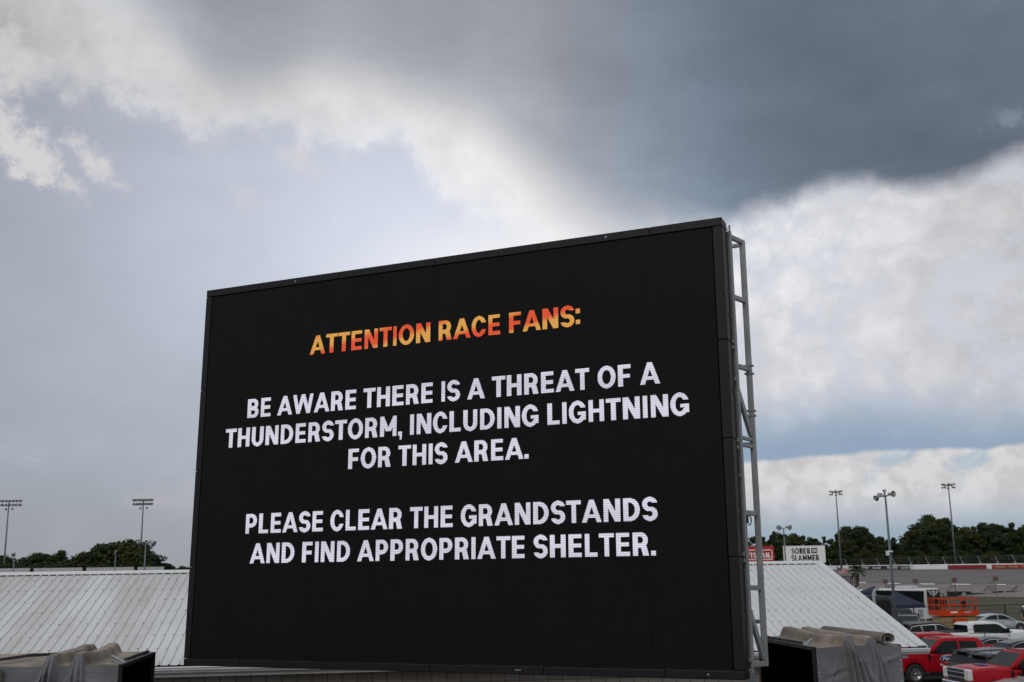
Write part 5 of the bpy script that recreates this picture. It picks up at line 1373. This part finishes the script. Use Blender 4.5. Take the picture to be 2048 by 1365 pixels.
# people ----------------------------------------------------------------------------
def person(label, px, py, shirt, legs, hair, pose, hd, cap=None, height=1.76, refz=None):
    """one skinned body; pose: arm angles; head top is put at the photo point"""
    o = thing('person', label, 'person', (0, 0, 0))
    k = height / 1.76
    J = {}; E_ = []; Rr = []
    def j(n, p, r): J[n] = len(Rr); Rr.append((Vector(p) * k, r * k)); return J[n]
    def e(a, b_): E_.append((J[a], J[b_]))
    j('pelvis', (0, 0, .95), .135); j('waist', (0, 0, 1.08), .125); j('chest', (0.0, 0, 1.28), .15); j('top', (-.01, 0, 1.42), .10); j('neck', (0, 0, 1.49), .058); j('head', (.02, 0, 1.60), .092); j('crown', (.01, 0, 1.69), .075)
    for a, b_ in (('pelvis', 'waist'), ('waist', 'chest'), ('chest', 'top'), ('top', 'neck'), ('neck', 'head'), ('head', 'crown')): e(a, b_)
    for s, nm in ((1, 'l'), (-1, 'r')):
        fa, ba = pose[0 if s > 0 else 1]      # upper-arm swing forward, elbow bend
        sh_ = Vector((-.01, s * .19, 1.40)); el_ = sh_ + Vector((math.sin(fa) * .29, s * .05, -math.cos(fa) * .29)); wr = el_ + Vector((math.sin(fa + ba) * .25, -s * .03, -math.cos(fa + ba) * .25))
        j('sh' + nm, sh_, .062); j('el' + nm, el_, .046); j('wr' + nm, wr, .030); e('top', 'sh' + nm); e('sh' + nm, 'el' + nm); e('el' + nm, 'wr' + nm)
        d = (wr - el_).normalized(); pm = wr + d * .07; j('pm' + nm, pm, .030); e('wr' + nm, 'pm' + nm)
        fwd = Vector((math.cos(fa + ba), 0, math.sin(fa + ba)))
        for f_ in range(4):
            b0 = pm + d * .035 + fwd * (.03 - .02 * f_); t0 = b0 + d * (.04 + .008 * (f_ in (1, 2))) + Vector((0, -s * .012, 0)); j('f%d' % f_ + nm, b0, .0095); j('g%d' % f_ + nm, t0, .008); e('pm' + nm, 'f%d' % f_ + nm); e('f%d' % f_ + nm, 'g%d' % f_ + nm)
        tb = wr + d * .04 + fwd * .035; tt = tb + d * .04 + fwd * .02; j('tb' + nm, tb, .011); j('tt' + nm, tt, .009); e('wr' + nm, 'tb' + nm); e('tb' + nm, 'tt' + nm)
        ff = .10 * s * pose[2]
        j('hip' + nm, (0, s * .095, .90), .095); j('kn' + nm, (ff + .02, s * .10, .49), .062); j('an' + nm, (ff * .9 - .02, s * .105, .085), .042); j('toe' + nm, (ff * .9 + .14, s * .12, .035), .034)
        e('pelvis', 'hip' + nm); e('hip' + nm, 'kn' + nm); e('kn' + nm, 'an' + nm); e('an' + nm, 'toe' + nm)
    me = bpy.data.meshes.new('body'); me.from_pydata([p for p, r in Rr], E_, [])
    tmp = bpy.data.objects.new('tmp', me); COL.objects.link(tmp)
    sk = tmp.modifiers.new('skin', 'SKIN'); 
    if not me.skin_vertices: me.attributes
    for i, (p, r) in enumerate(Rr):
        sv = me.skin_vertices[0].data[i]; sv.radius = (r, r); sv.use_root = (i == 0)
    sk.use_smooth_shade = True
    sb = tmp.modifiers.new('sub', 'SUBSURF'); sb.levels = 1; sb.render_levels = 1
    dg = bpy.context.evaluated_depsgraph_get(); bm_ = bpy.data.meshes.new_from_object(tmp.evaluated_get(dg)); bpy.data.objects.remove(tmp)
    bm_.name = 'body'; bm_.materials.clear()
    skin = mat('skin', (.32, .19, .13), .6)
    for m_ in (skin, shirt, legs, M_dark): bm_.materials.append(m_)
    nearest = [v[0] for v in Rr]; names = list(J)
    for p in bm_.polygons:
        c_ = p.center; n_ = min(range(len(nearest)), key=lambda i: (nearest[i] - c_).length); nm = names[n_]
        mi = 0
        if nm in ('waist', 'chest', 'top') or nm.startswith('sh'): mi = 1
        elif nm.startswith('el') and c_.z > 1.16 * k: mi = 1
        elif nm == 'pelvis' or nm.startswith('hip'): mi = 2
        elif nm.startswith('kn'): mi = 2 if c_.z > .47 * k else 0
        elif nm.startswith('toe') or (nm.startswith('an') and c_.z < .1 * k): mi = 3
        p.material_index = mi; p.use_smooth = True
    obj('body', bm_, o)
    hc = Vector((.02, 0, 1.62)) * k
    for s in (-1, 1): q = MB(); q.lathe([(.001, .013), (.010, .008), (.013, 0), (.001, -.010)], 8, 'x', hc + Vector((.082, s * .032, .0))); q.build('eye', M_black, o)
    q = MB(); q.add([hc + Vector(v) for v in ((.085, -.014, -.04), (.085, .014, -.04), (.118, 0, -.035), (.088, 0, .01))], [(0, 1, 2), (0, 2, 3), (1, 3, 2)]); q.build('nose', skin, o)
    q = MB(); q.box(hc + Vector((.083, 0, -.066)), (.012, .045, .012)); q.build('mouth', mat('lips', (.22, .08, .07), .6), o)
    for s in (-1, 1): q = MB(); q.lathe([(.001, -.01), (.02, -.008), (.026, .004), (.001, .008)], 8, 'y', hc + Vector((-.01, s * .092, -.01))); q.build('ear', skin, o)
    q = MB()
    def hf(s, t):
        th = 2 * PI * s; ph_ = PI * .58 * t; r_ = .104 + .004 * math.sin(9 * th)
        if math.cos(th) > .3: ph_ *= .62
        return hc + Vector((-.012 + r_ * 1.05 * math.sin(ph_) * math.cos(th), r_ * math.sin(ph_) * math.sin(th), .01 + r_ * 1.08 * math.cos(ph_)))
    q.grid(hf, 20, 8); q.build('hair', hair, o)
    if cap:
        q = MB(); q.lathe([(.001, .125), (.07, .112), (.112, .05), (.114, .02)], 16, 'z', hc); q.plate([hc + Vector(v) for v in ((.08, -.08, .03), (.19, -.05, .02), (.19, .05, .02), (.08, .08, .03))], (0, 0, 1), .008); q.build('cap', cap, o)
    place(o, px, py, (0, 0, height), hd)
    return o
person('person in a pale teal shirt standing far off beyond the orange lift', 1927, 1181.5, mat('teal shirt', (.22, .32, .32), .8), mat('dark shorts', (.02, .02, .025), .8), mat('dark hair', (.015, .012, .01), .7), ((.15, .5), (-.1, .4), .6), YAW - 1.8)
person('dark haired person in a dark shirt between the lift and the silver sedan', 1946.5, 1230.5, mat('navy shirt', (.015, .015, .035), .8, 0, .3, 2), mat('dark trousers', (.02, .02, .022), .8), MATS['dark hair'], ((.2, .9), (.3, .8), .3), YAW + 1.2)
person('person with a white cap at the right picture edge beside the fence', 2046.5, 1211.5, mat('dark green shirt', (.02, .03, .025), .8), MATS['dark trousers'], MATS['dark hair'], ((.2, .5), (.1, .3), .2), YAW - 2.0, cap=M_wt)
